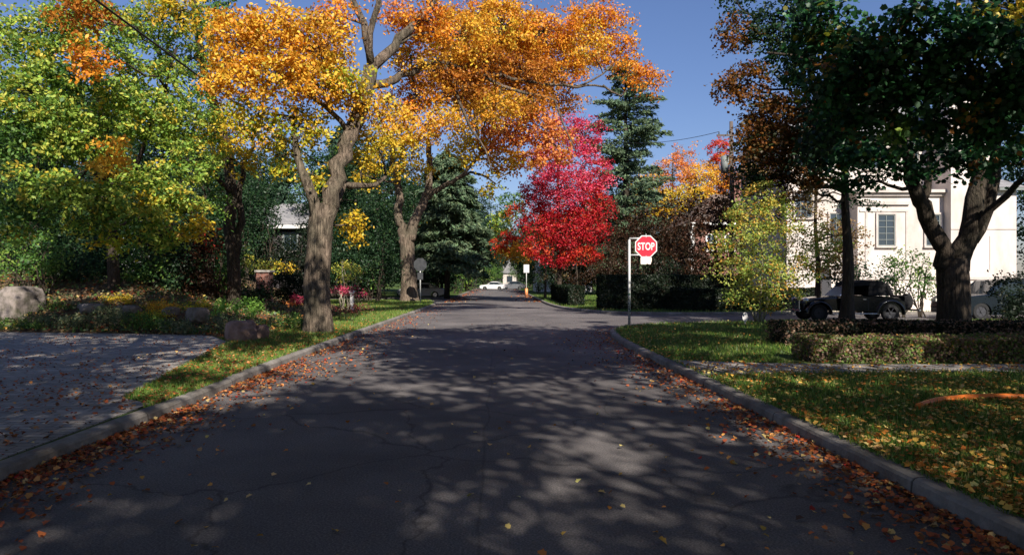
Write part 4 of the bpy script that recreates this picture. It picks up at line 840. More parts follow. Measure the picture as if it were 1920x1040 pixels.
shrub('small_tree', [KS(1165, 470, 40, 40, 42, COPPER, 1.4), KS(1130, 500, 30, 20, 42, COPPER, 1.2)], "dark copper small tree left of the stop sign above the hedge", seed=116, leaf=.13, sr=.4, stem_r=.05, cat='tree')
shrub('small_tree', [KS(1255, 450, 50, 44, 44, COPPER, 1.5), KS(1300, 480, 40, 40, 43, COPPER, 1.4), KS(1235, 500, 40, 26, 42, SHADED_YEW, 1.4)], "dark brown leaved tree right behind the stop sign", seed=117, leaf=.14, sr=.42, stem_r=.05, cat='tree')
shrub('roadside_bush', [KS(1010, 520, 20, 20, 84, SHADED_YEW, 1.3), KS(1040, 515, 24, 14, 62, TAN, .6)], "dull bush under the crimson maple near the white post", seed=118, leaf=.18, sr=.5, stem_r=.04)

# ================================================================ STONES
def boulder(px, py, w, h, Y, m, label, seed, d=None):
    c = P(px, py, Y); r = np.array([w/2*Y/F, (d or w/2*.8)*Y/F, h/2*Y/F])
    bm = bmesh.new(); bmesh.ops.create_icosphere(bm, subdivisions=4, radius=1)
    for v in bm.verts:
        q = v.co.normalized(); k = 1 + .30*noise.noise(q*1.3+Vector((seed, 0, 0))) - .22*abs(noise.noise(q*2.3+Vector((0, seed, 0)))) + .09*noise.noise(q*5+Vector((0, 0, seed))) + .05*noise.noise(q*13)
        f = q*k; f = Vector([math.copysign(min(abs(x), .74)**.9, x) for x in f]); v.co = Vector((f.x*r[0], f.y*r[1], f.z*r[2]))
    me = bpy.data.meshes.new('boulder'); bm.to_mesh(me); bm.free(); smooth(me)
    o = link('boulder', me, M[m]); o.location = (c[0], c[1], c[2]); o.rotation_euler = (0, 0, seed)
    return tag(o, label, 'rock')
boulder(38, 568, 90, 82, 22, 'stone_grey', "large pale grey boulder at the left edge of the raised bed", 1.3)
boulder(452, 628, 84, 70, 17.9, 'stone_pink', "big reddish boulder at the corner of the driveway and lawn", 2.1)
boulder(490, 622, 34, 34, 18.3, 'stone_pink', "small rounded pink stone leaning on the reddish boulder", 3.7)
boulder(372, 590, 46, 36, 21, 'stone_grey', "grey rounded boulder left of the lime shrub", 4.2)
boulder(170, 578, 60, 24, 22.2, 'stone_grey', "low flat pale rock beside the large boulder", 5.5)
boulder(240, 580, 50, 20, 21.6, 'stone_grey', "low flat pale rock in the middle of the bed", 6.1)
boulder(320, 583, 34, 20, 21.3, 'stone_grey', "small pale rock behind the ground cover", 7.7)
boulder(105, 556, 50, 26, 23.8, 'stone_grey', "half buried rock high in the bed behind the large boulder", 8.8)
boulder(615, 632, 12, 9, 20.0, 'stone_grey', "fist sized white stone at the foot of the big maple", 9.8)

# ================================================================ STOP SIGN
def octagon(r, cx=0, cz=0):
    R = r / math.cos(math.pi/8); return [(cx + R*math.cos(math.pi/8 + k*math.pi/4), cz + R*math.sin(math.pi/8 + k*math.pi/4)) for k in range(8)]
SY = 24.2; sx = P(1180, 525, SY)[0]; sc_ = P(1211, 462, SY); sr_ = 20.6*SY/F
root = empty('stop_sign', (sx, SY, LZ), 0, "red octagonal stop sign held by two arms on a pale pole at the street corner", 'road sign')
ztop = P(0, 450, SY)[2]; zp = P(0, 551, SY)[2]
mb = MB(); mb.tube([(sx, SY, LZ-.1), (sx, SY, ztop)], [.045, .045], 14); mb.sphere((sx, SY, ztop), (.046, .046, .03), 14, 6); po = mb.build('pole', M['galv'], root, sm=True)
reseed(5); mb = MB()      # flaking green bands on the lower part of the pole
for z in np.arange(LZ+.02, zp, .085):
    a0 = rng.random()*6.28
    for k in range(2):
        a = a0 + k*2.4 + rng.random(); w = .5 + rng.random()*1.3; h = .03 + .05*rng.random(); V = []
        for j in range(5):
            t = a + w*j/4; V.append((sx + .0468*math.cos(t), SY + .0468*math.sin(t), z + .012*rng.random()))
        for j in range(5):
            t = a + w*(4-j)/4; V.append((sx + .0468*math.cos(t), SY + .0468*math.sin(t), z + h + .02*rng.random()))
        mb.add(V, [(j, j+1, 8-j, 9-j) for j in range(4)])
mb.tube([(sx, SY, zp-.02), (sx, SY, zp)], [.0475, .0475], 14)
mb.build('paint_bands', M['green_paint'], po, world_space=True)
for zz in (P(0, 447, SY)[2], P(0, 478, SY)[2]):
    mb = MB(); mb.tube([(sx+.0, SY+.0, zz), (sc_[0]+.05, SY, zz)], [.028, .028], 10); mb.build('arm', M['galv'], root, sm=True)
yf = SY - .035
mb = MB(); mb.prism(octagon(sr_, sc_[0], sc_[2]), yf, yf+.006, 'Y'); pl = mb.build('sign_plate', M['white'], root)
mb = MB(); mb.prism(octagon(sr_*.905, sc_[0], sc_[2]), yf-.003, yf+.002, 'Y'); mb.build('red_face', M['red'], pl)
def text_mesh(body, size, cx, y, cz, m, parent, bold=.0, fit=(1, 1), name='lettering'):
    cu = bpy.data.curves.new(name, 'FONT'); cu.body = body; cu.size = size; cu.align_x = 'CENTER'; cu.align_y = 'CENTER'; cu.extrude = .0015; cu.offset = bold; cu.space_character = 1.04
    t = bpy.data.objects.new(name, cu); COL.objects.link(t); bpy.context.view_layer.update()
    me = bpy.data.meshes.new_from_object(t.evaluated_get(bpy.context.evaluated_depsgraph_get())); bpy.data.objects.remove(t)
    co_ = np.empty(len(me.vertices)*3, dtype=np.float32); me.vertices.foreach_get('co', co_); co_ = co_.reshape(-1, 3)
    mid = (co_.max(0) + co_.min(0)) / 2; ext = co_.max(0) - co_.min(0); out = np.stack([cx + (co_[:, 0]-mid[0])*fit[0]/ext[0], y - co_[:, 2], cz + (co_[:, 1]-mid[1])*fit[1]/ext[1]], 1); me.vertices.foreach_set('co', out.astype(np.float32).ravel()); me.update()
    me.name = name; me.materials.clear(); return link(name, me, m, parent)
text_mesh("STOP", .40, sc_[0], yf-.0045, sc_[2]+.005, M['white'], pl, bold=.010, fit=(.60, .27))
for dz in (.335, -.335):
    mb = MB(); mb.tube([(sc_[0], yf-.009, sc_[2]+dz), (sc_[0], yf, sc_[2]+dz)], [.014, .014], 8); mb.build('bolt', M['galv'], root)
mb = MB(); mb.prism([(sc_[0]-.19, sc_[2]-sr_-.225), (sc_[0]-.17, sc_[2]-sr_-.24), (sc_[0]+.0, sc_[2]-sr_-.24), (sc_[0]+.04, sc_[2]-sr_-.215), (sc_[0]+.09, sc_[2]-sr_-.24), (sc_[0]+.16, sc_[2]-sr_-.24), (sc_[0]+.20, sc_[2]-sr_-.12), (sc_[0]+.20, sc_[2]-sr_-.004), (sc_[0]-.195, sc_[2]-sr_-.004)], yf, yf+.006, 'Y'); mb.build('lower_tab', M['tab'], root)
mb = MB(); mb.tube([(sc_[0], SY-.02, sc_[2]-sr_-.2), (sc_[0], SY-.02, sc_[2]+sr_+.06)], [.014, .014], 6); mb.build('back_strap', M['galv'], root)

# the back of the facing stop sign, left side
Y2 = 48; x2 = P(788, 0, Y2)[0]; c2 = P(788, 496, Y2)
root = empty('sign_post', (x2, Y2, LZ), 0, "dark back of an octagonal road sign on a steel post by the forked maple", 'road sign')
MB().tube([(x2, Y2, 0), (x2, Y2, c2[2]+.4)], [.045, .045], 8).build('pole', M['galv'], root, sm=True)
MB().prism(octagon(.45, x2, c2[2]), Y2-.05, Y2-.044, 'Y').build('sign_plate', M['sign_back'], root)
MB().prism([(x2-.2, c2[2]-1.05), (x2+.2, c2[2]-1.05), (x2+.2, c2[2]-.55), (x2-.2, c2[2]-.55)], Y2-.05, Y2-.044, 'Y').build('lower_plate', M['sign_back'], root)
# far white sign on a post with an orange sleeve
Y3 = 70; x3 = P(987, 0, Y3)[0]; root = empty('sign_post', (x3, Y3, LZ), 0, "white rectangular sign on a post with an orange sleeve at the far right kerb", 'road sign')
MB().tube([(x3, Y3, 0), (x3, Y3, 3.3)], [.04, .04], 8).build('pole', M['galv'], root, sm=True)
MB().box(x3-.28, x3+.28, Y3-.06, Y3-.05, P(0, 511, Y3)[2], P(0, 496, Y3)[2]).build('sign_plate', M['white'], root)
MB().tube([(x3, Y3, .1), (x3, Y3, .85)], [.17, .15], 12).build('sleeve', M['orange_sleeve'], root, sm=True)
# white box by the hedge
Y4 = 56; c4 = P(1045, 545, Y4); root = empty('yard_sign', (c4[0], Y4, LZ), 0, "blank white rectangular sign board under the crimson maple", 'sign')
MB().box(c4[0]-.23, c4[0]+.23, Y4-.03, Y4, c4[2]-.38, c4[2]+.38).build('board', M['white'], root, bevel=.008)
for s in (-.15, .15): MB().box(c4[0]+s-.015, c4[0]+s+.015, Y4, Y4+.03, 0, c4[2]+.2).build('stake', M['galv'], root)
# white post on the left lawn
Y5 = 34; c5 = P(660, 556, Y5); root = empty('garden_post', (c5[0], Y5, LZ), 0, "short white post with a wider cap on the left lawn", 'post')
MB().box(c5[0]-.075, c5[0]+.075, Y5-.075, Y5+.075, LZ-.05, c5[2]+.16).build('post', M['white'], root, bevel=.01)
MB().box(c5[0]-.14, c5[0]+.14, Y5-.14, Y5+.14, c5[2]+.162, c5[2]+.30).build('cap', M['white'], root, bevel=.02)
# white marker by the young tree
Y6 = 24.8; c6 = P(1397, 594, Y6); root = empty('lawn_marker', (c6[0], Y6, LZ), 0, "small white rounded marker plate on a stake by the young tree", 'marker')
MB().prism([(c6[0]+.10*math.cos(a), c6[2]+.17*math.sin(a)) for a in np.linspace(0, 2*math.pi, 17)[:-1]], Y6-.02, Y6, 'Y').build('plate', M['white'], root)
MB().box(c6[0]-.015, c6[0]+.015, Y6, Y6+.02, LZ-.05, c6[2]).build('stake', M['galv'], root)
# brick pillar in the left garden
Y7 = 30; c7 = P(496, 532, Y7); root = empty('garden_pillar', (c7[0], Y7, LZ), 0, "short red brick pillar left of the round evergreen", 'pillar')
MB().box(c7[0]-.28, c7[0]+.28, Y7-.28, Y7+.28, LZ-.05, c7[2]+.5).build('shaft', M['brick'], root)
MB().box(c7[0]-.34, c7[0]+.34, Y7-.34, Y7+.34, c7[2]+.502, c7[2]+.6).build('cap', M['concrete'], root, bevel=.02)

# ================================================================ ORANGE HOSE
hp = [(4.55, 6.95, LZ+.03), (4.9, 8.05, LZ+.05), (5.15, 8.45, LZ+.07), (5.6, 8.7, LZ+.05), (6.2, 8.9, LZ+.06), (6.9, 8.9, LZ+.06), (7.8, 8.6, LZ+.05), (9, 8.6, LZ+.04), (10.5, 8.9, LZ+.03)]
hp = [(5.13, 8.35, LZ+.035)] + hp[3:]
p = resample(hp, .12); o = MB().tube(p, np.full(len(p), .042), 10).build("garden_hose", M['orange'], sm=True); tag(o, "thick orange hose curving across the leaf strewn right lawn", "hose")

# ================================================================ HOUSES
def window(parent, x0, x1, y, z0, z1, nx=2, nz=4, sill=True, mframe='frame_grey', surround=None, t=.05):
    """a window on a wall facing -Y whose plane is at y"""
    f = MB(); w = .055
    f.box(x0, x0+w, y-t, y+.02, z0, z1); f.box(x1-w, x1, y-t, y+.02, z0, z1); f.box(x0+w, x1-w, y-t, y+.02, z0, z0+w); f.box(x0+w, x1-w, y-t, y+.02, z1-w, z1)
    for i in range(1, nx):
        x = x0 + (x1-x0)*i/nx; f.box(x-.016, x+.016, y-t+.008, y, z0+w, z1-w)
    for j in range(1, nz):
        z = z0 + (z1-z0)*j/nz
        for i in range(nx):
            a = x0 + (x1-x0)*i/nx + (.018 if i else w); b = x0 + (x1-x0)*(i+1)/nx - (.018 if i < nx-1 else w)
            f.box(a, b, y-t+.010, y-.002, z-.014, z+.014)
    wn = f.build('window', M[mframe], parent)
    MB().box(x0+w, x1-w, y-.012, y-.006, z0+w, z1-w).build('pane', M['glass'], wn)
    g = .10; sr = MB(); sr.box(x0-g, x0-.003, y-.085, y-.003, z0, z1+g); sr.box(x1+.003, x1+g, y-.085, y-.003, z0, z1+g); sr.box(x0-.002, x1+.002, y-.085, y-.003, z1+.003, z1+g); sr.build('surround', M['trim' if nz > 2 else mframe], wn)
    if sill: MB().box(x0-.12, x1+.12, y-.14, y+.01, z0-.10, z0-.003).build('sill', M['trim'], wn)
    return wn
HB = LZ
root = empty('cream_house', (20, 38, HB), 0, "large cream stucco house with small paned windows behind the dark green tree", 'house')
def X(px, Y): return (px - CX)*Y/F
def Z(py, Y): return CH - (py - CY)*Y/F
# main block at the back, bay in front, tall right hand block, low right wing
yb, ym, yr = 36.0, 37.0, 35.4
xb0, xb1 = X(1608, yb), X(1778, yb); xm0 = X(1475, ym); xr0, xr1, xr2 = X(1783, yr), X(1866, yr), X(1906, yr)
zb = Z(362, yb); zm = Z(258, ym); zr = Z(232, yr); zw = Z(357, yr)
MB().box(xm0, xr1, ym, 44, 0, zm).build('wall', M['stucco'], root)
MB().box(xb0, xb1, yb, ym-.004, 0, zb).build('wall', M['stucco'], root)
MB().box(xr0, xr1-.002, yr, ym-.006, 0, zr).build('wall', M['stucco'], root)
MB().box(xr1, xr2, yr+.004, 47, 0, zw).build('wall', M['stucco'], root)
# roofs
mb = MB(); o_ = .5; x0, x1, y0, y1 = xm0-o_, xr1+o_, ym-o_, 44+o_; r = (y1-y0)/2
mb.add([(x0, y0, zm), (x1, y0, zm), (x1, y1, zm), (x0, y1, zm), (x0+r, (y0+y1)/2, zm+3.4), (x1-r, (y0+y1)/2, zm+3.4)], [(0, 1, 5, 4), (1, 2, 5), (2, 3, 4, 5), (3, 0, 4), (3, 2, 1, 0)]); mb.build('roof', M['slate'], root)
mb = MB(); x0, x1, y0, y1 = xr1+.01, xr2+.35, yr-.35, 47.3
mb.add([(x0, y0, zw+.12), (x1, y0, zw+.12), (x1, y1, zw+.12), (x0, y1, zw+.12), (x0, y0+2.0, zw+1.25), (x0, y1-2, zw+1.25)], [(0, 1, 4), (1, 2, 5, 4), (2, 3, 5), (0, 4, 5, 3), (3, 2, 1, 0)]); mb.build('roof', M['slate'], root)
MB().box(xr1+.012, xr2+.33, yr-.33, yr-.22, zw-.02, zw+.117).build('gutter', M['frame_grey'], root)
MB().box(xb0-.25, xb1+.2, yb-.30, ym-.008, zb+.003, zb+.16).build('cornice', M['trim'], root)
MB().box(xb0-.12, xb1+.05, yb-.14, yb-.003, zb-.16, zb-.003).build('moulding', M['trim'], root)
# raised panel and mouldings of the bay
px0, px1 = X(1622, yb), X(1702, yb)
for (a, b, c, d, pj) in ((X(1608, yb)-.05, X(1704, yb), Z(384, yb), Z(378, yb), .12), (X(1608, yb)+.1, X(1702, yb), Z(397, yb), Z(393, yb), .05), (px0, X(1626, yb), Z(520, yb), Z(397, yb)-.002, .04), (X(1698, yb), px1, Z(520, yb), Z(397, yb)-.002, .04)):
    MB().box(a, b, yb-pj, yb-.003, c, d).build('moulding', M['trim'], root)
MB().box(xb0-.03, xb1-.02, yb-.08, yb-.003, Z(524, yb), Z(519, yb)).build('string_course', M['trim'], root)
MB().box(xr0-.03, xr2-.02, yr-.08, yr-.003, Z(524, yr), Z(519, yr)).build('string_course', M['trim'], root)
MB().box(xr0-.02, xr2-.02, yr-.035, yr-.003, Z(430, yr), Z(427, yr)).build('string_course', M['trim'], root)
MB().box(X(1855, yr), X(1857, yr), yr-.02, yr-.003, Z(505, yr), Z(442, yr)).build('wall_joint', M['trim'], root)
window(root, X(1645, yb), X(1677, yb), yb, Z(461, yb), Z(402, yb), 2, 5)
window(root, X(1735, yb), X(1762, yb), yb, Z(461, yb), Z(402, yb), 2, 5)
window(root, X(1697, ym), X(1721, ym), ym, Z(316, ym), Z(285, ym), 2, 3)
window(root, X(1620, ym), X(1648, ym), ym, Z(316, ym), Z(270, ym), 2, 3)
window(root, X(1490, ym), X(1522, ym), ym, Z(408, ym), Z(360, ym), 3, 4)
window(root, X(1500, ym), X(1524, ym), ym, Z(320, ym), Z(280, ym), 2, 4)
window(root, X(1555, ym), X(1580, ym), ym, Z(460, ym), Z(400, ym), 2, 4)
mb = MB(); dpx = X(1774, yb); mb.tube([(dpx, yb-.07, .1), (dpx, yb-.07, zb-.1)], [.05, .05], 8); mb.build('downpipe', M['trim'], root)
MB().box(X(1795, yr), X(1840, yr), yr+.6, yr+2.0, zr+.003, zr+2.6).build('chimney', M['stucco'], root)
MB().box(X(1540, ym), X(1558, ym), ym-.05, ym-.003, HB, HB+2.2).build('door', M['dark_metal'], root)

# brick house with brown roof behind the hedge
Yh = 60; root = empty('brick_house', (21, Yh, HB), 0, "red brick house with a brown shingled roof and white corner post behind the shaded hedge", 'house')
a0, a1 = X(1300, Yh), X(1520, Yh); ze = Z(418, Yh)
MB().box(a0, a1, Yh, Yh+11, 0, ze).build('wall', M['brick'], root)
mb = MB(); mb.add([(a0-.6, Yh-.6, ze), (a1+.6, Yh-.6, ze), (a1+.6, Yh+11.6, ze), (a0-.6, Yh+11.6, ze), (a0+3.5, Yh+5.5, ze+3.2), (a1-3.5, Yh+5.5, ze+3.2)], [(0, 1, 5, 4), (1, 2, 5), (2, 3, 4, 5), (3, 0, 4), (3, 2, 1, 0)]); mb.build('roof', M['brown_roof'], root)
MB().box(a0-.55, a1+.55, Yh-.62, Yh-.60, ze-.2, ze-.003).build('fascia', M['white_wall'], root)
MB().box(a0-.35, a0-.05, Yh-.5, Yh-.2, 0, ze-.01).build('corner_post', M['white_wall'], root)
for px in (1325, 1360, 1400, 1450): window(root, X(px, Yh), X(px+16, Yh), Yh, Z(470, Yh), Z(440, Yh), 2, 2, mframe='white_wall')
MB().box(a0+5, a0+6, Yh+4, Yh+5, ze+.5, ze+4.4).build('chimney', M['brick'], root)

# low dark house at the left
Yl = 56; root = empty('dark_house', (-19, Yl, HB), 0, "low dark brick house with a pale grey roof edge behind the left garden", 'house')
b0, b1 = X(360, Yl), X(572, Yl); zl = Z(428, Yl)
MB().box(b0, b1, Yl, Yl+10, 0, zl).build('wall', M['dark_wall'], root)
mb = MB(); mb.add([(b0-.6, Yl-.6, zl+.2), (b1+.6, Yl-.6, zl+.2), (b1+.6, Yl+10.6, zl+.2), (b0-.6, Yl+10.6, zl+.2), (b0-.6, Yl+5, zl+2.6), (b1+.6, Yl+5, zl+2.6)], [(0, 1, 5, 4), (1, 2, 5), (2, 3, 4, 5), (3, 0, 4), (3, 2, 1, 0)]); mb.build('roof', M['slate'], root)
MB().box(b0-.6, b1+.6, Yl-.66, Yl-.603, zl-.05, zl+.22).build('fascia', M['white_wall'], root)
for px in (400, 470, 532): window(root, X(px, Yl), X(px+26, Yl), Yl, Z(470, Yl), Z(438, Yl), 2, 1)
# white house with columns beyond the crimson maple
Yw = 92; root = empty('white_house', (9, Yw, HB), 0, "small white house with porch columns far off behind the crimson maple", 'house')
w0, w1 = X(1005, Yw), X(1110, Yw); zz = Z(486, Yw)
MB().box(w0, w1, Yw, Yw+8, 0, zz).build('wall', M['white_wall'], root)
mb = MB(); mb.add([(w0-.5, Yw-2.2, zz), (w1+.5, Yw-2.2, zz), (w1+.5, Yw+8.5, zz), (w0-.5, Yw+8.5, zz), (w0-.5, Yw+3, zz+2.6), (w1+.5, Yw+3, zz+2.6)], [(0, 1, 5, 4), (1, 2, 5), (2, 3, 4, 5), (3, 0, 4), (3, 2, 1, 0)]); mb.build('roof', M['slate'], root)
for k in range(5): MB().tube([(w0+.3+k*1.6, Yw-2, .1), (w0+.3+k*1.6, Yw-2, zz-.01)], [.14, .12], 10).build('column', M['white_wall'], root, sm=True)
for px in (1018, 1045, 1075): window(root, X(px, Yw), X(px+12, Yw), Yw, Z(520, Yw), Z(500, Yw), 2, 2, mframe='white_wall')
Yw = 166; root = empty('white_house', (2.5, Yw, HB), 0, "tiny pale gabled house at the very end of the road", 'house')
w0, w1 = X(943, Yw), X(968, Yw)
MB().box(w0, w1, Yw, Yw+8, 0, 3.4).build('wall', M['trim'], root)
mb = MB(); mb.add([(w0-.3, Yw-.4, 3.4), (w1+.3, Yw-.4, 3.4), (w1+.3, Yw+8.4, 3.4), (w0-.3, Yw+8.4, 3.4), ((w0+w1)/2, Yw-.4, 6.2), ((w0+w1)/2, Yw+8.4, 6.2)], [(0, 1, 4), (1, 2, 5, 4), (2, 3, 5), (3, 0, 4, 5), (3, 2, 1, 0)]); mb.build('roof', M['slate'], root)
window(root, X(951, Yw), X(960, Yw), Yw, 1.2, 2.6, 2, 2, mframe='dark_metal')

# ================================================================ POLES AND WIRES
Yp = 45; xp = P(1371, 0, Yp)[0]; zt = P(0, 228, Yp)[2]
root = empty('utility_pole', (xp, Yp, 0), 0, "weathered wooden utility pole with a transformer, left of the cream house", 'utility pole')
MB().tube([(xp, Yp, 0), (xp+.03, Yp, zt*.5), (xp, Yp, zt)], [.17, .15, .11], 12, .04).build('pole', M['wood_pole'], root, sm=True)
MB().box(xp-1.0, xp+1.0, Yp-.17, Yp-.12, zt-1.0, zt-.88).build('crossarm', M['wood_pole'], root)
for s in (-.85, -.3, .3, .85): MB().tube([(xp+s, Yp-.145, zt-.88), (xp+s, Yp-.145, zt-.70)], [.045, .03], 8).build('insulator', M['dark_metal'], root)
MB().tube([(xp-.45, Yp-.1, zt-3.4), (xp-.45, Yp-.1, zt-2.3)], [.26, .26], 14).build('transformer', M['frame_grey'], root, sm=True)
MB().box(xp-.55, xp+.05, Yp-.16, Yp-.02, zt-2.4, zt-2.28).build('bracket', M['dark_metal'], root)
def wire(a, b, sag, label, r=.018):
    t = np.linspace(0, 1, 24)[:, None]; a = np.array(a); b = np.array(b); p = a + (b-a)*t; p[:, 2] -= sag*4*t[:, 0]*(1-t[:, 0])
    return tag(MB().tube(p, np.full(24, r), 5).build('overhead_wire', M['cable'], sm=True), label, 'wire', "overhead wires")
wire((xp-.85, Yp-.145, zt-.70), P(1120, 262, 58), .5, "thin wire from the utility pole towards the open pine")
wire((xp-.3, Yp-.145, zt-.70), (9, -30, 9.5), .8, "wire from the utility pole passing overhead into the dark green tree")
wire(P(1165, 368, 60), (xp, Yp-.14, P(0, 400, Yp)[2]), .15, "low wire crossing in front of the golden tree")
root = empty('utility_pole', (-10.6, 60, 0), 0, "wooden utility pole hidden in the leaves behind the forked maple", 'utility pole')
MB().tube([(-10.6, 60, 0), (-10.6, 60, 9)], [.16, .11], 10, .04).build('pole', M['wood_pole'], root, sm=True)
MB().box(-11.4, -9.8, 59.83, 59.88, 8.3, 8.42).build('crossarm', M['wood_pole'], root)
wire((-8.4, -12, 8.6), (-10.4, 59.8, 8.45), .5, "dark cable slanting across the green maples at left", .03)

# ================================================================ VEHICLES
def loft_side(profile, W, taper=.12, edge=.10, n_in=3):
    """side profile (x, z) lofted across the width with rounded shoulders"""
    cx = sum(p[0] for p in profile)/len(profile); cz = min(p[1] for p in profile)
    secs = [(-W/2, 1-taper), (-W/2+edge*.35, 1-taper*.35), (-W/2+edge, 1.0), (0, 1.012), (W/2-edge, 1.0), (W/2-edge*.35, 1-taper*.35), (W/2, 1-taper)]
    mb = MB(); n = len(profile); V = []; Fs = []
    for y, s in secs:
        for (x, z) in profile: V.append((cx + (x-cx)*(1-(1-s)*.35), y, cz + (z-cz)*s))
    for i in range(len(secs)-1):
        for j in range(n):
            Fs.append((i*n+j, i*n+(j+1) % n, (i+1)*n+(j+1) % n, (i+1)*n+j))
    Fs.append(tuple(range(n))[::-1]); Fs.append(tuple((len(secs)-1)*n+j for j in range(n))); mb.add(V, Fs); return mb
rim_m = ['chrome']
def wheel(root, x, y, r, w=.2, spoke=False):
    s = -1 if y < 0 else 1
    mb = MB(); prof = [(r*.62, -w/2), (r*.93, -w/2), (r, -w/2+.03), (r, w/2-.03), (r*.93, w/2), (r*.62, w/2)]
    V = []; Fs = []; n = 24
    for k in range(n):
        t = 2*math.pi*k/n
        for (q, o) in prof: V.append((x+q*math.cos(t), y+o, r+q*math.sin(t)))
    m = len(prof)
    for k in range(n):
        for j in range(m): Fs.append((k*m+j, k*m+(j+1) % m, ((k+1) % n)*m+(j+1) % m, ((k+1) % n)*m+j))
    mb.add(V, Fs); wh = mb.build('wheel', M['rubber'], root, sm=False, world_space=False)
    mb = MB(); mb.tube([(x, y-w/2+.03, r), (x, y+w/2-.03, r)], [r*.62, r*.62], 20); mb.tube([(x, y+s*(w/2-.03), r), (x, y+s*(w/2+.01), r)], [r*.18, r*.14], 10)
    for k in range(6):
        t = k*math.pi/3; c, d = math.cos(t), math.sin(t); q = .05
        mb.add([(x+c*.1*r-d*q*r, y+s*(w/2-.02), r+d*.1*r+c*q*r), (x+c*.1*r+d*q*r, y+s*(w/2-.02), r+d*.1*r-c*q*r), (x+c*.6*r+d*q*r, y+s*(w/2-.015), r+d*.6*r-c*q*r), (x+c*.6*r-d*q*r, y+s*(w/2-.015), r+d*.6*r+c*q*r)], [(0, 1, 2, 3)])
    mb.build('rim', M[rim_m[0]], wh, world_space=False)
def arch_profile(L, z0, zt, hood, wb, r, x_off=0, nose=.55, tail=.6):
    """lower body outline with wheel arches; front at -L/2"""
    f, b = -L/2, L/2; wf, wr = -wb/2+x_off, wb/2+x_off
    p = [(f+.06, z0+.12), (f, nose), (f+.08, zt-.12), (f+.22, zt-.03), (f+hood, zt+.06), (0, zt+.07), (b-.25, zt+.05), (b-.04, zt-.08), (b, tail), (b-.07, z0+.12)]
    def arch(cx): return [(cx + (r+.07)*math.cos(t), r*.9+(r+.07)*math.sin(t)) for t in np.linspace(-.25, math.pi+.25, 12)]
    return p + [(wr+r+.12, z0)] + arch(wr) + [(wr-r-.12, z0)] + [(wf+r+.12, z0)] + arch(wf) + [(wf-r-.12, z0)]
def car(name, loc, rz, label, cat, L=4.5, W=1.78, zt=.88, roof=1.42, hood=1.25, cab=(-.95, -.35, .95, 1.75), r=.32, wb=2.65, pm='white_paint', wagon=False):
    root = empty(name, loc, rz, label, cat); z0 = .22
    loft_side(arch_profile(L, z0, zt, hood, wb, r), W, .06, .14).build('body', M[pm], root, world_space=False, sm=False)
    a, b, c, d = cab
    gl = [(a, zt+.02), (b, roof-.05), (b+.2, roof-.02), (c-.1, roof-.02), (c, roof-.06), (d, zt+.02)]
    loft_side(gl, W-.22, .22, .20).build('glasshouse', M['car_glass'], root, world_space=False)
    rf = [(b-.02, roof-.07), (b+.2, roof), ((b+c)/2, roof+.03), (c-.1, roof), (c+.02, roof-.08), (c-.1, roof-.10), (b+.15, roof-.10)]
    loft_side(rf, W-.30, .01, .10).build('roof', M[pm], root, world_space=False)
    for s in (-1, 1):
        y = s*(W/2-.11)
        for (p, q) in (((a, zt+.03), (b+.02, roof-.06)), ((c-.02, roof-.07), (d, zt+.03)), (((b+c)/2, zt+.05), ((b+c)/2, roof-.05))):
            MB().tube([(p[0], y, p[1]), (q[0], s*(W/2-.24), q[1])], [.03, .028], 5).build('pillar', M[pm], root, world_space=False)
        for x in (-wb/2, wb/2): wheel(root, x, s*(W/2-.10), r)
        MB().box(-L/2-.015, -L/2+.16, s*(W/2-.28)-.16, s*(W/2-.28)+.16, zt-.30, zt-.16).build('headlight', M['lamp_glass'], root, world_space=False, bevel=.02)
        MB().box(L/2-.12, L/2+.012, s*(W/2-.24)-.13, s*(W/2-.24)+.13, zt-.28, zt-.10).build('tail_light', M['lamp_red'], root, world_space=False, bevel=.02)
        MB().box(a+.28, a+.46, s*(W/2+.02)-.07, s*(W/2+.02)+.07, zt+.04, zt+.18).build('mirror', M[pm], root, world_space=False, bevel=.02)
        MB().box((b+c)/2+.12, (b+c)/2+.30, s*(W/2+.006)-.012, s*(W/2+.006)+.012, zt-.14, zt-.11).build('door_handle', M['chrome'], root, world_space=False)
    MB().box(-L/2-.03, -L/2+.1, -W/2+.12, W/2-.12, z0+.05, z0+.26).build('bumper', M['dark_metal'], root, world_space=False, bevel=.03)
    MB().box(L/2-.1, L/2+.03, -W/2+.12, W/2-.12, z0+.05, z0+.26).build('bumper', M['dark_metal'], root, world_space=False, bevel=.03)
    return root
# faces the left: the local -X is the nose
car('parked_car', (P(925, 0, 118)[0], 118, 0), math.radians(-14), "white sedan parked across the far end of the road", 'car', roof=1.44, pm='white_paint')
car('parked_car', (P(962, 0, 124)[0], 124, 0), math.radians(-6), "dark grey car behind the white sedan at the far end of the road", 'car', roof=1.5, zt=.95, pm='grey_paint')
car('parked_car', (P(790, 0, 66)[0], 66, 0), math.radians(4), "white car half hidden behind the forked maple at left", 'car', pm='white_paint')
rim_m[0] = 'dark_metal'
car('parked_suv', (P(1880, 0, 29.5)[0], 29.9, 0), math.radians(3), "dark blue suv parked right of the dark forked trunk", 'car', L=4.7, W=1.9, zt=1.05, roof=1.72, hood=1.2, cab=(-1.05, -.4, 1.7, 2.2), r=.37, wb=2.8, pm='navy_paint')

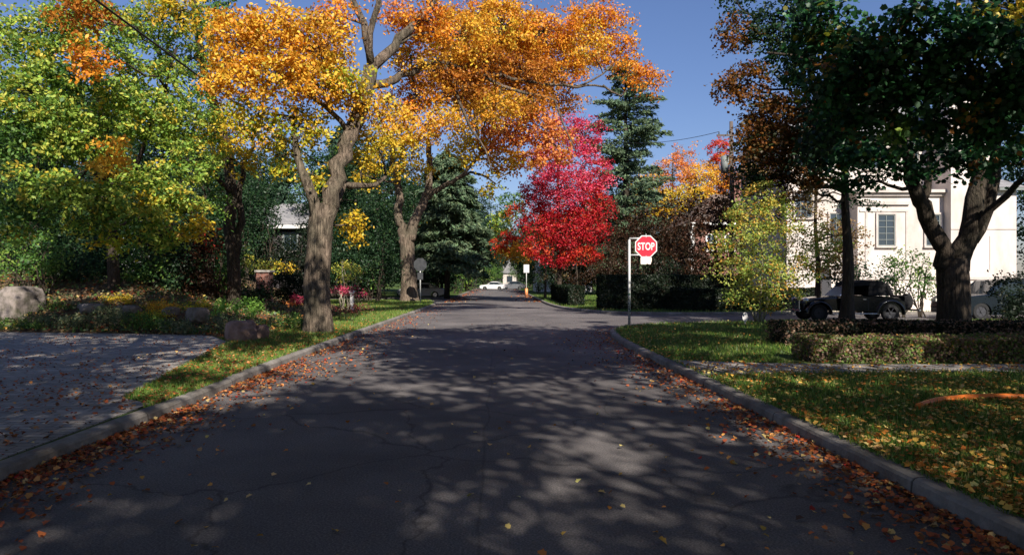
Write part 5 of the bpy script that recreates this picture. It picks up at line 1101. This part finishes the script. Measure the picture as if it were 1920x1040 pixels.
# black vintage style tourer on the side street
Yc = 28.7; root = empty('vintage_car', (P(1588, 0, Yc)[0], Yc, 0), 0, "black vintage style tourer with canvas top and raked windscreen parked on the side street", 'car')
def bp(name, mb, m, par=None, **k): return mb.build(name, M[m], par or root, world_space=False, **k)
L_, W_ = 4.7, 1.62
bp('body', loft_side([(-.55, .42), (-.62, .95), (-.45, 1.06), (.3, 1.05), (1.2, 1.04), (1.75, 1.0), (2.02, .82), (2.08, .45), (1.9, .38)], 1.46, .05, .12), 'black_paint')
bp('hood', loft_side([(-2.05, .45), (-2.10, .80), (-2.02, .93), (-1.4, 1.0), (-.55, 1.05), (-.52, .44)], 1.02, .16, .28), 'black_paint')
bp('radiator', MB().box(-2.16, -2.09, -.33, .33, .46, .95), 'chrome', bevel=.03)
for s in (-1, 1):
    for (cx, nm) in ((-1.50, 'front_fender'), (1.42, 'rear_fender')):
        mb = MB(); V = []; Fs = []; n = 18; y0, y1 = s*.50, s*.82
        ts = np.linspace(-.15, math.pi+.05, n)
        for t in ts:
            for (rr, yy) in ((.44, y0), (.50, y0), (.505, (y0+y1)/2), (.485, y1-s*.03), (.44, y1), (.41, y1-s*.02)):
                k = 1.12 if nm == 'rear_fender' else 1.0
                V.append((cx+rr*k*math.cos(t)*1.08, yy, .36+rr*k*math.sin(t)*.98))
        for i in range(n-1):
            for j in range(6): Fs.append((i*6+j, i*6+(j+1) % 6, (i+1)*6+(j+1) % 6, (i+1)*6+j))
        mb.add(V, Fs); bp('fender', mb, 'black_paint', sm=True)
        wheel(root, cx, s*.68, .36, .16)
    bp('running_board', MB().box(-1.03, .93, s*.66-.13, s*.66+.13, .30, .345), 'chrome', bevel=.01)
    mb = MB(); mb.sphere((-1.98, s*.56, .86), (.12, .12, .12), 14, 8); hl = bp('headlight', mb, 'chrome', sm=True)
    mb = MB(); mb.sphere((1.98, s*.62, .78), (.05, .05, .05), 10, 6); bp('tail_light', mb, 'chrome', sm=True)
    bp('door_handle', MB().box(.28, .42, s*.742-.012, s*.742+.012, .90, .925), 'chrome')
    for x_ in (-.35, .50): bp('door_seam', MB().box(x_, x_+.012, s*.734-.004, s*.734+.004, .45, 1.0), 'dark_metal')
fr = MB(); a = (-.62, 1.05); b = (-.22, 1.44)
for s in (-1, 1): fr.tube([(a[0], s*.62, a[1]), (b[0], s*.56, b[1])], [.022, .02], 6)
fr.tube([(b[0], -.56, b[1]), (b[0], .56, b[1])], [.02, .02], 6); wf = bp('windscreen', fr, 'chrome')
mb = MB(); mb.add([(a[0], -.6, a[1]), (a[0], .6, a[1]), (b[0], .54, b[1]), (b[0], -.54, b[1]), (a[0]+.01, -.6, a[1]), (a[0]+.01, .6, a[1]), (b[0]+.01, .54, b[1]), (b[0]+.01, -.54, b[1])], [(0, 1, 2, 3), (7, 6, 5, 4)]); mb.build('pane', M['screen_glass'], wf, world_space=False)
bp('soft_top', loft_side([(-.25, 1.46), (-.1, 1.62), (.5, 1.70), (1.15, 1.66), (1.45, 1.5), (1.62, 1.08), (1.48, 1.06), (1.3, 1.42), (.5, 1.5)], 1.30, .05, .16), 'canvas')
bp('side_curtain', loft_side([(.55, 1.06), (.58, 1.52), (1.3, 1.46), (1.5, 1.06)], 1.26, .03, .08), 'canvas')
bp('trunk_box', MB().box(2.10, 2.42, -.55, .55, .55, 1.06), 'canvas', bevel=.04)
mb = MB(); mb.tube([(2.44, 0, .80), (2.58, 0, .80)], [.34, .34], 20); bp('spare_wheel', mb, 'rubber')
bp('bumper', MB().box(-2.30, -2.24, -.7, .7, .40, .48), 'chrome', bevel=.02); bp('bumper', MB().box(2.62, 2.68, -.7, .7, .42, .50), 'chrome', bevel=.02)

# ================================================================ TREES ROUND ABOUT: behind the houses, along the far road and behind the camera
def generic(name, x, y, H, R, pal, label, seed, trunk_h=.32, leaf=.22, sr=.75, dens=.5, bark='bark_dark', group=None, lobes=11, lps=24, T=T_QUAD, flat=.45):
    reseed(seed); r2 = np.random.default_rng(seed); th = trunk_h*H; cz = (H+th)/2; hz = (H-th)/2; cl = []
    for k in range(lobes):
        a = k*2.4 + r2.random(); f = (k+.5)/lobes; zz = th + (H-th)*(.08+.84*f); rr = R*math.sqrt(max(.05, 1-((zz-cz)/hz)**2))*.62
        cl.append((np.array([x+rr*math.cos(a), y+rr*math.sin(a), zz]), np.array([R*.45, R*.45, hz*.28])*(.85+.35*r2.random()), pal, .8+.3*r2.random()))
    limbs = [([(x, y, -.05), (x+.1, y, th), (x-.15, y+.1, cz), (x, y, H*.92)], .018*H+.05, .04, 10)]
    for k in range(4):
        a = k*1.6+r2.random(); limbs.append(([(x+.1, y, th*(.9+.25*k)), (x+R*.3*math.cos(a), y+R*.3*math.sin(a), th*(.9+.25*k)+hz*.25), (x+R*.6*math.cos(a), y+R*.6*math.sin(a), th*(.9+.25*k)+hz*.7)], .009*H, .02, 7))
    return tree(name, (x, y, 0), limbs, cl, label, group=group, bark=bark, leaf=leaf, sr=sr, dens=dens, seed=seed, twig=.12, T=T, lps=lps, r_branch=.06, flat=flat)
def copy_tree(src, x, y, rz, s, label, name=None):
    r = src.copy(); COL.objects.link(r); r.location = (x, y, 0); r.rotation_euler = (0, 0, rz); r.scale = (s, s, s); r["label"] = label
    if name: r.name = name
    for ch in src.children:
        c = ch.copy(); COL.objects.link(c); c.parent = r; c.matrix_parent_inverse = ch.matrix_parent_inverse.copy()
    return r
GRP = "background trees round the gardens"
g_green = generic('background_tree', -16, 66, 15, 5.5, GREEN, "full green tree behind the low dark house", 201, group=GRP)
g_dark = generic('background_tree', -31, 52, 17, 6.5, DKGRN, "very dark full tree at the left behind the raised bed", 202, group=GRP, trunk_h=.07, lobes=18, leaf=.26, dens=.75)
g_gold = generic('background_tree', 14, 104, 13, 5, GOLD, "gold tree behind the crimson maple", 203, group=GRP)
g_cop = generic('background_tree', 16, 50, 8, 3.6, COPPER, "dark copper tree between the shaded hedge and the utility pole", 204, group=GRP, trunk_h=.18)
LT = [(g_dark, -22, 50, 1.0, .8, "dark tree left of the low dark house"), (g_dark, -12.5, 60, 2.0, .8, "dark tree behind the forked maple"), (g_dark, -38, 60, 3, 1.1, "dark tree far left behind the green maples"), (g_dark, -46, 44, .3, 1.0, "dark tree at the left edge beyond the bed"),
      (g_green, -26, 78, 1, 1.0, "green tree far behind the low dark house"), (g_dark, -10, 92, 4, .95, "dark tree along the left side of the far road"), (g_dark, -9.5, 76, 5, .7, "dark tree on the left just beyond the side entrance"), (g_green, -9, 108, 2, .9, "green tree on the left far down the road"), (g_dark, -8.5, 126, 1.2, .9, "dark tree on the left near the road end"),
      (g_dark, -18, 98, 2.2, 1.2, "dark tree behind the spruces at left"), (g_green, -36, 36, 5.1, .9, "green tree at the far left beyond the boulder"), (g_green, 4.3, 158, .4, .40, "small green tree right before the pale gabled house"), (g_green, -.6, 159, 2.4, .34, "small green tree left before the pale gabled house"), (g_dark, -6.8, 134, .4, .85, "dark tree on the left just before the cross street"), (g_dark, -3.6, 162, .9, .75, "dark tree left of the pale gabled house across the cross street"), (g_dark, 7.2, 140, 5.1, .8, "dark tree on the right just before the cross street"), (g_dark, -7, 172, 2, 1.35, "tall dark tree filling the gap over the road end"), (g_green, -1, 190, 1, 1.3, "tall green tree behind the pale gabled house"), (g_dark, -2, 178, 1, 1.0, "dark tree closing the view at the end of the road"), (g_dark, 8, 172, 3, .9, "dark tree right of the pale gabled house"), (g_green, -12, 170, 3, .9, "green tree left at the end of the road"),
      (g_gold, 8.5, 118, 1, .8, "gold tree on the right far down the road"), (g_dark, 9, 132, 3, .9, "dark tree on the right near the road end"), (g_dark, 12, 80, 2.6, .72, "dark tree behind the crimson maple"), (g_dark, 19, 92, .9, .8, "dark tree behind the golden tree"), (g_green, 30, 100, .5, 1.0, "green tree behind the brick house"),
      (g_cop, 12.5, 45, 2.2, .95, "dark copper tree behind the stop sign"), (g_cop, 9.5, 47, 4.2, .8, "dark copper tree left of the stop sign"), (g_cop, 20, 48, 1.2, .8, "dark copper tree just right of the utility pole"), (g_dark, 36, 60, 1.7, .8, "dark tree behind the cream house"), (g_dark, 44, 48, 2.7, .8, "dark tree at the right end of the cream house"), (g_dark, 26, 160, 2.7, 1.0, "dark tree right across the cross street"), (g_dark, -28, 165, .7, 1.0, "dark tree left across the cross street"),
      (g_dark, -34, 92, .7, 1.0, "dark tree in the left distance"), (g_dark, -24, 62, 2.9, .75, "dark tree right behind the low dark house"), (g_dark, -19, 44, 5.2, .5, "dark small tree left before the low dark house"), (g_dark, -27, 40, .2, .62, "dark tree behind the copper bush"), (g_dark, -55, 70, 1.2, 1.1, "dark tree in the far left distance"), (g_dark, 52, 60, 1.2, 1.1, "dark tree in the far right distance"),
      (g_gold, -7.5, 84, 2.2, .75, "gold tree leaning over the far road from the left"), (g_dark, 7.0, 76, 4.4, .5, "dark tree over the right kerb of the far road"), (g_dark, 7.2, 96, 1.4, .62, "dark tree further along the right kerb of the far road"), (g_dark, -7.6, 98, .4, .62, "dark tree overhanging the left kerb of the far road"), (g_gold, 7.5, 108, 3.4, .8, "second gold tree on the right of the far road"),
      (g_cop, 7.6, 66, 1, .8, "dark copper tree near the far white sign")]
for src, x, y, rz, s, lab in LT: 
    c = copy_tree(src, x, y, rz, s, lab)
# the copies are placed by their empties, so the sources' children must be expressed relative to their own empties (they are: parent inverse is set)

GRP2 = "street trees behind and beside the viewer"
SH = [(5.5, 6.3, 12.6, 6.0, GOLDGRN, .60, .72), (-5.4, 6.3, 12.3, 5.6, GREEN, .60, .5), (6.5, -6.5, 14, 5.6, GOLDGRN, .4, .4), (5.2, -15, 16, 6.5, GOLD, .35, 1.1), (-8.5, -9, 14, 5.5, GREEN), (14.8, 8.6, 12, 4.3, DKGRN, .36, .38), (12.5, -1.5, 12, 4.4, GREEN, .4, .2), (-5.6, -4.0, 14.5, 6.3, GOLDGRN, .4, .7), (17, 2.0, 13, 5, DKGRN), (16, -10, 14, 5.5, GREEN), (-15, -14, 14, 5, GREEN)]  # the nearer dark tree is added out of view to shade the forked trunk
SHL = ["yellow green street tree overhanging the road from the right beside the viewer", "green street tree overhanging the road from the left beside the viewer", "yellow green street tree on the right just behind the viewer", "golden street tree behind the viewer", "green street tree on the left behind the viewer", "unseen dark tree added on the right lawn to shade the forked trunk", "green street tree on the right lawn beside the viewer", "yellow green street tree on the left beside the viewer", "dark tree on the right lawn further out of frame", "green tree far right behind the viewer", "green tree far left behind the viewer"]
for i, ((x, y, H, R, pal, *th), lab) in enumerate(zip(SH, SHL)):
    generic('street_tree', x, y, H, R, pal, lab, 220+i, trunk_h=th[0] if th else .40, lobes=15, lps=64, leaf=.25, sr=.95, flat=.35, dens=th[1] if len(th) > 1 else .5, bark='bark', group=GRP2)
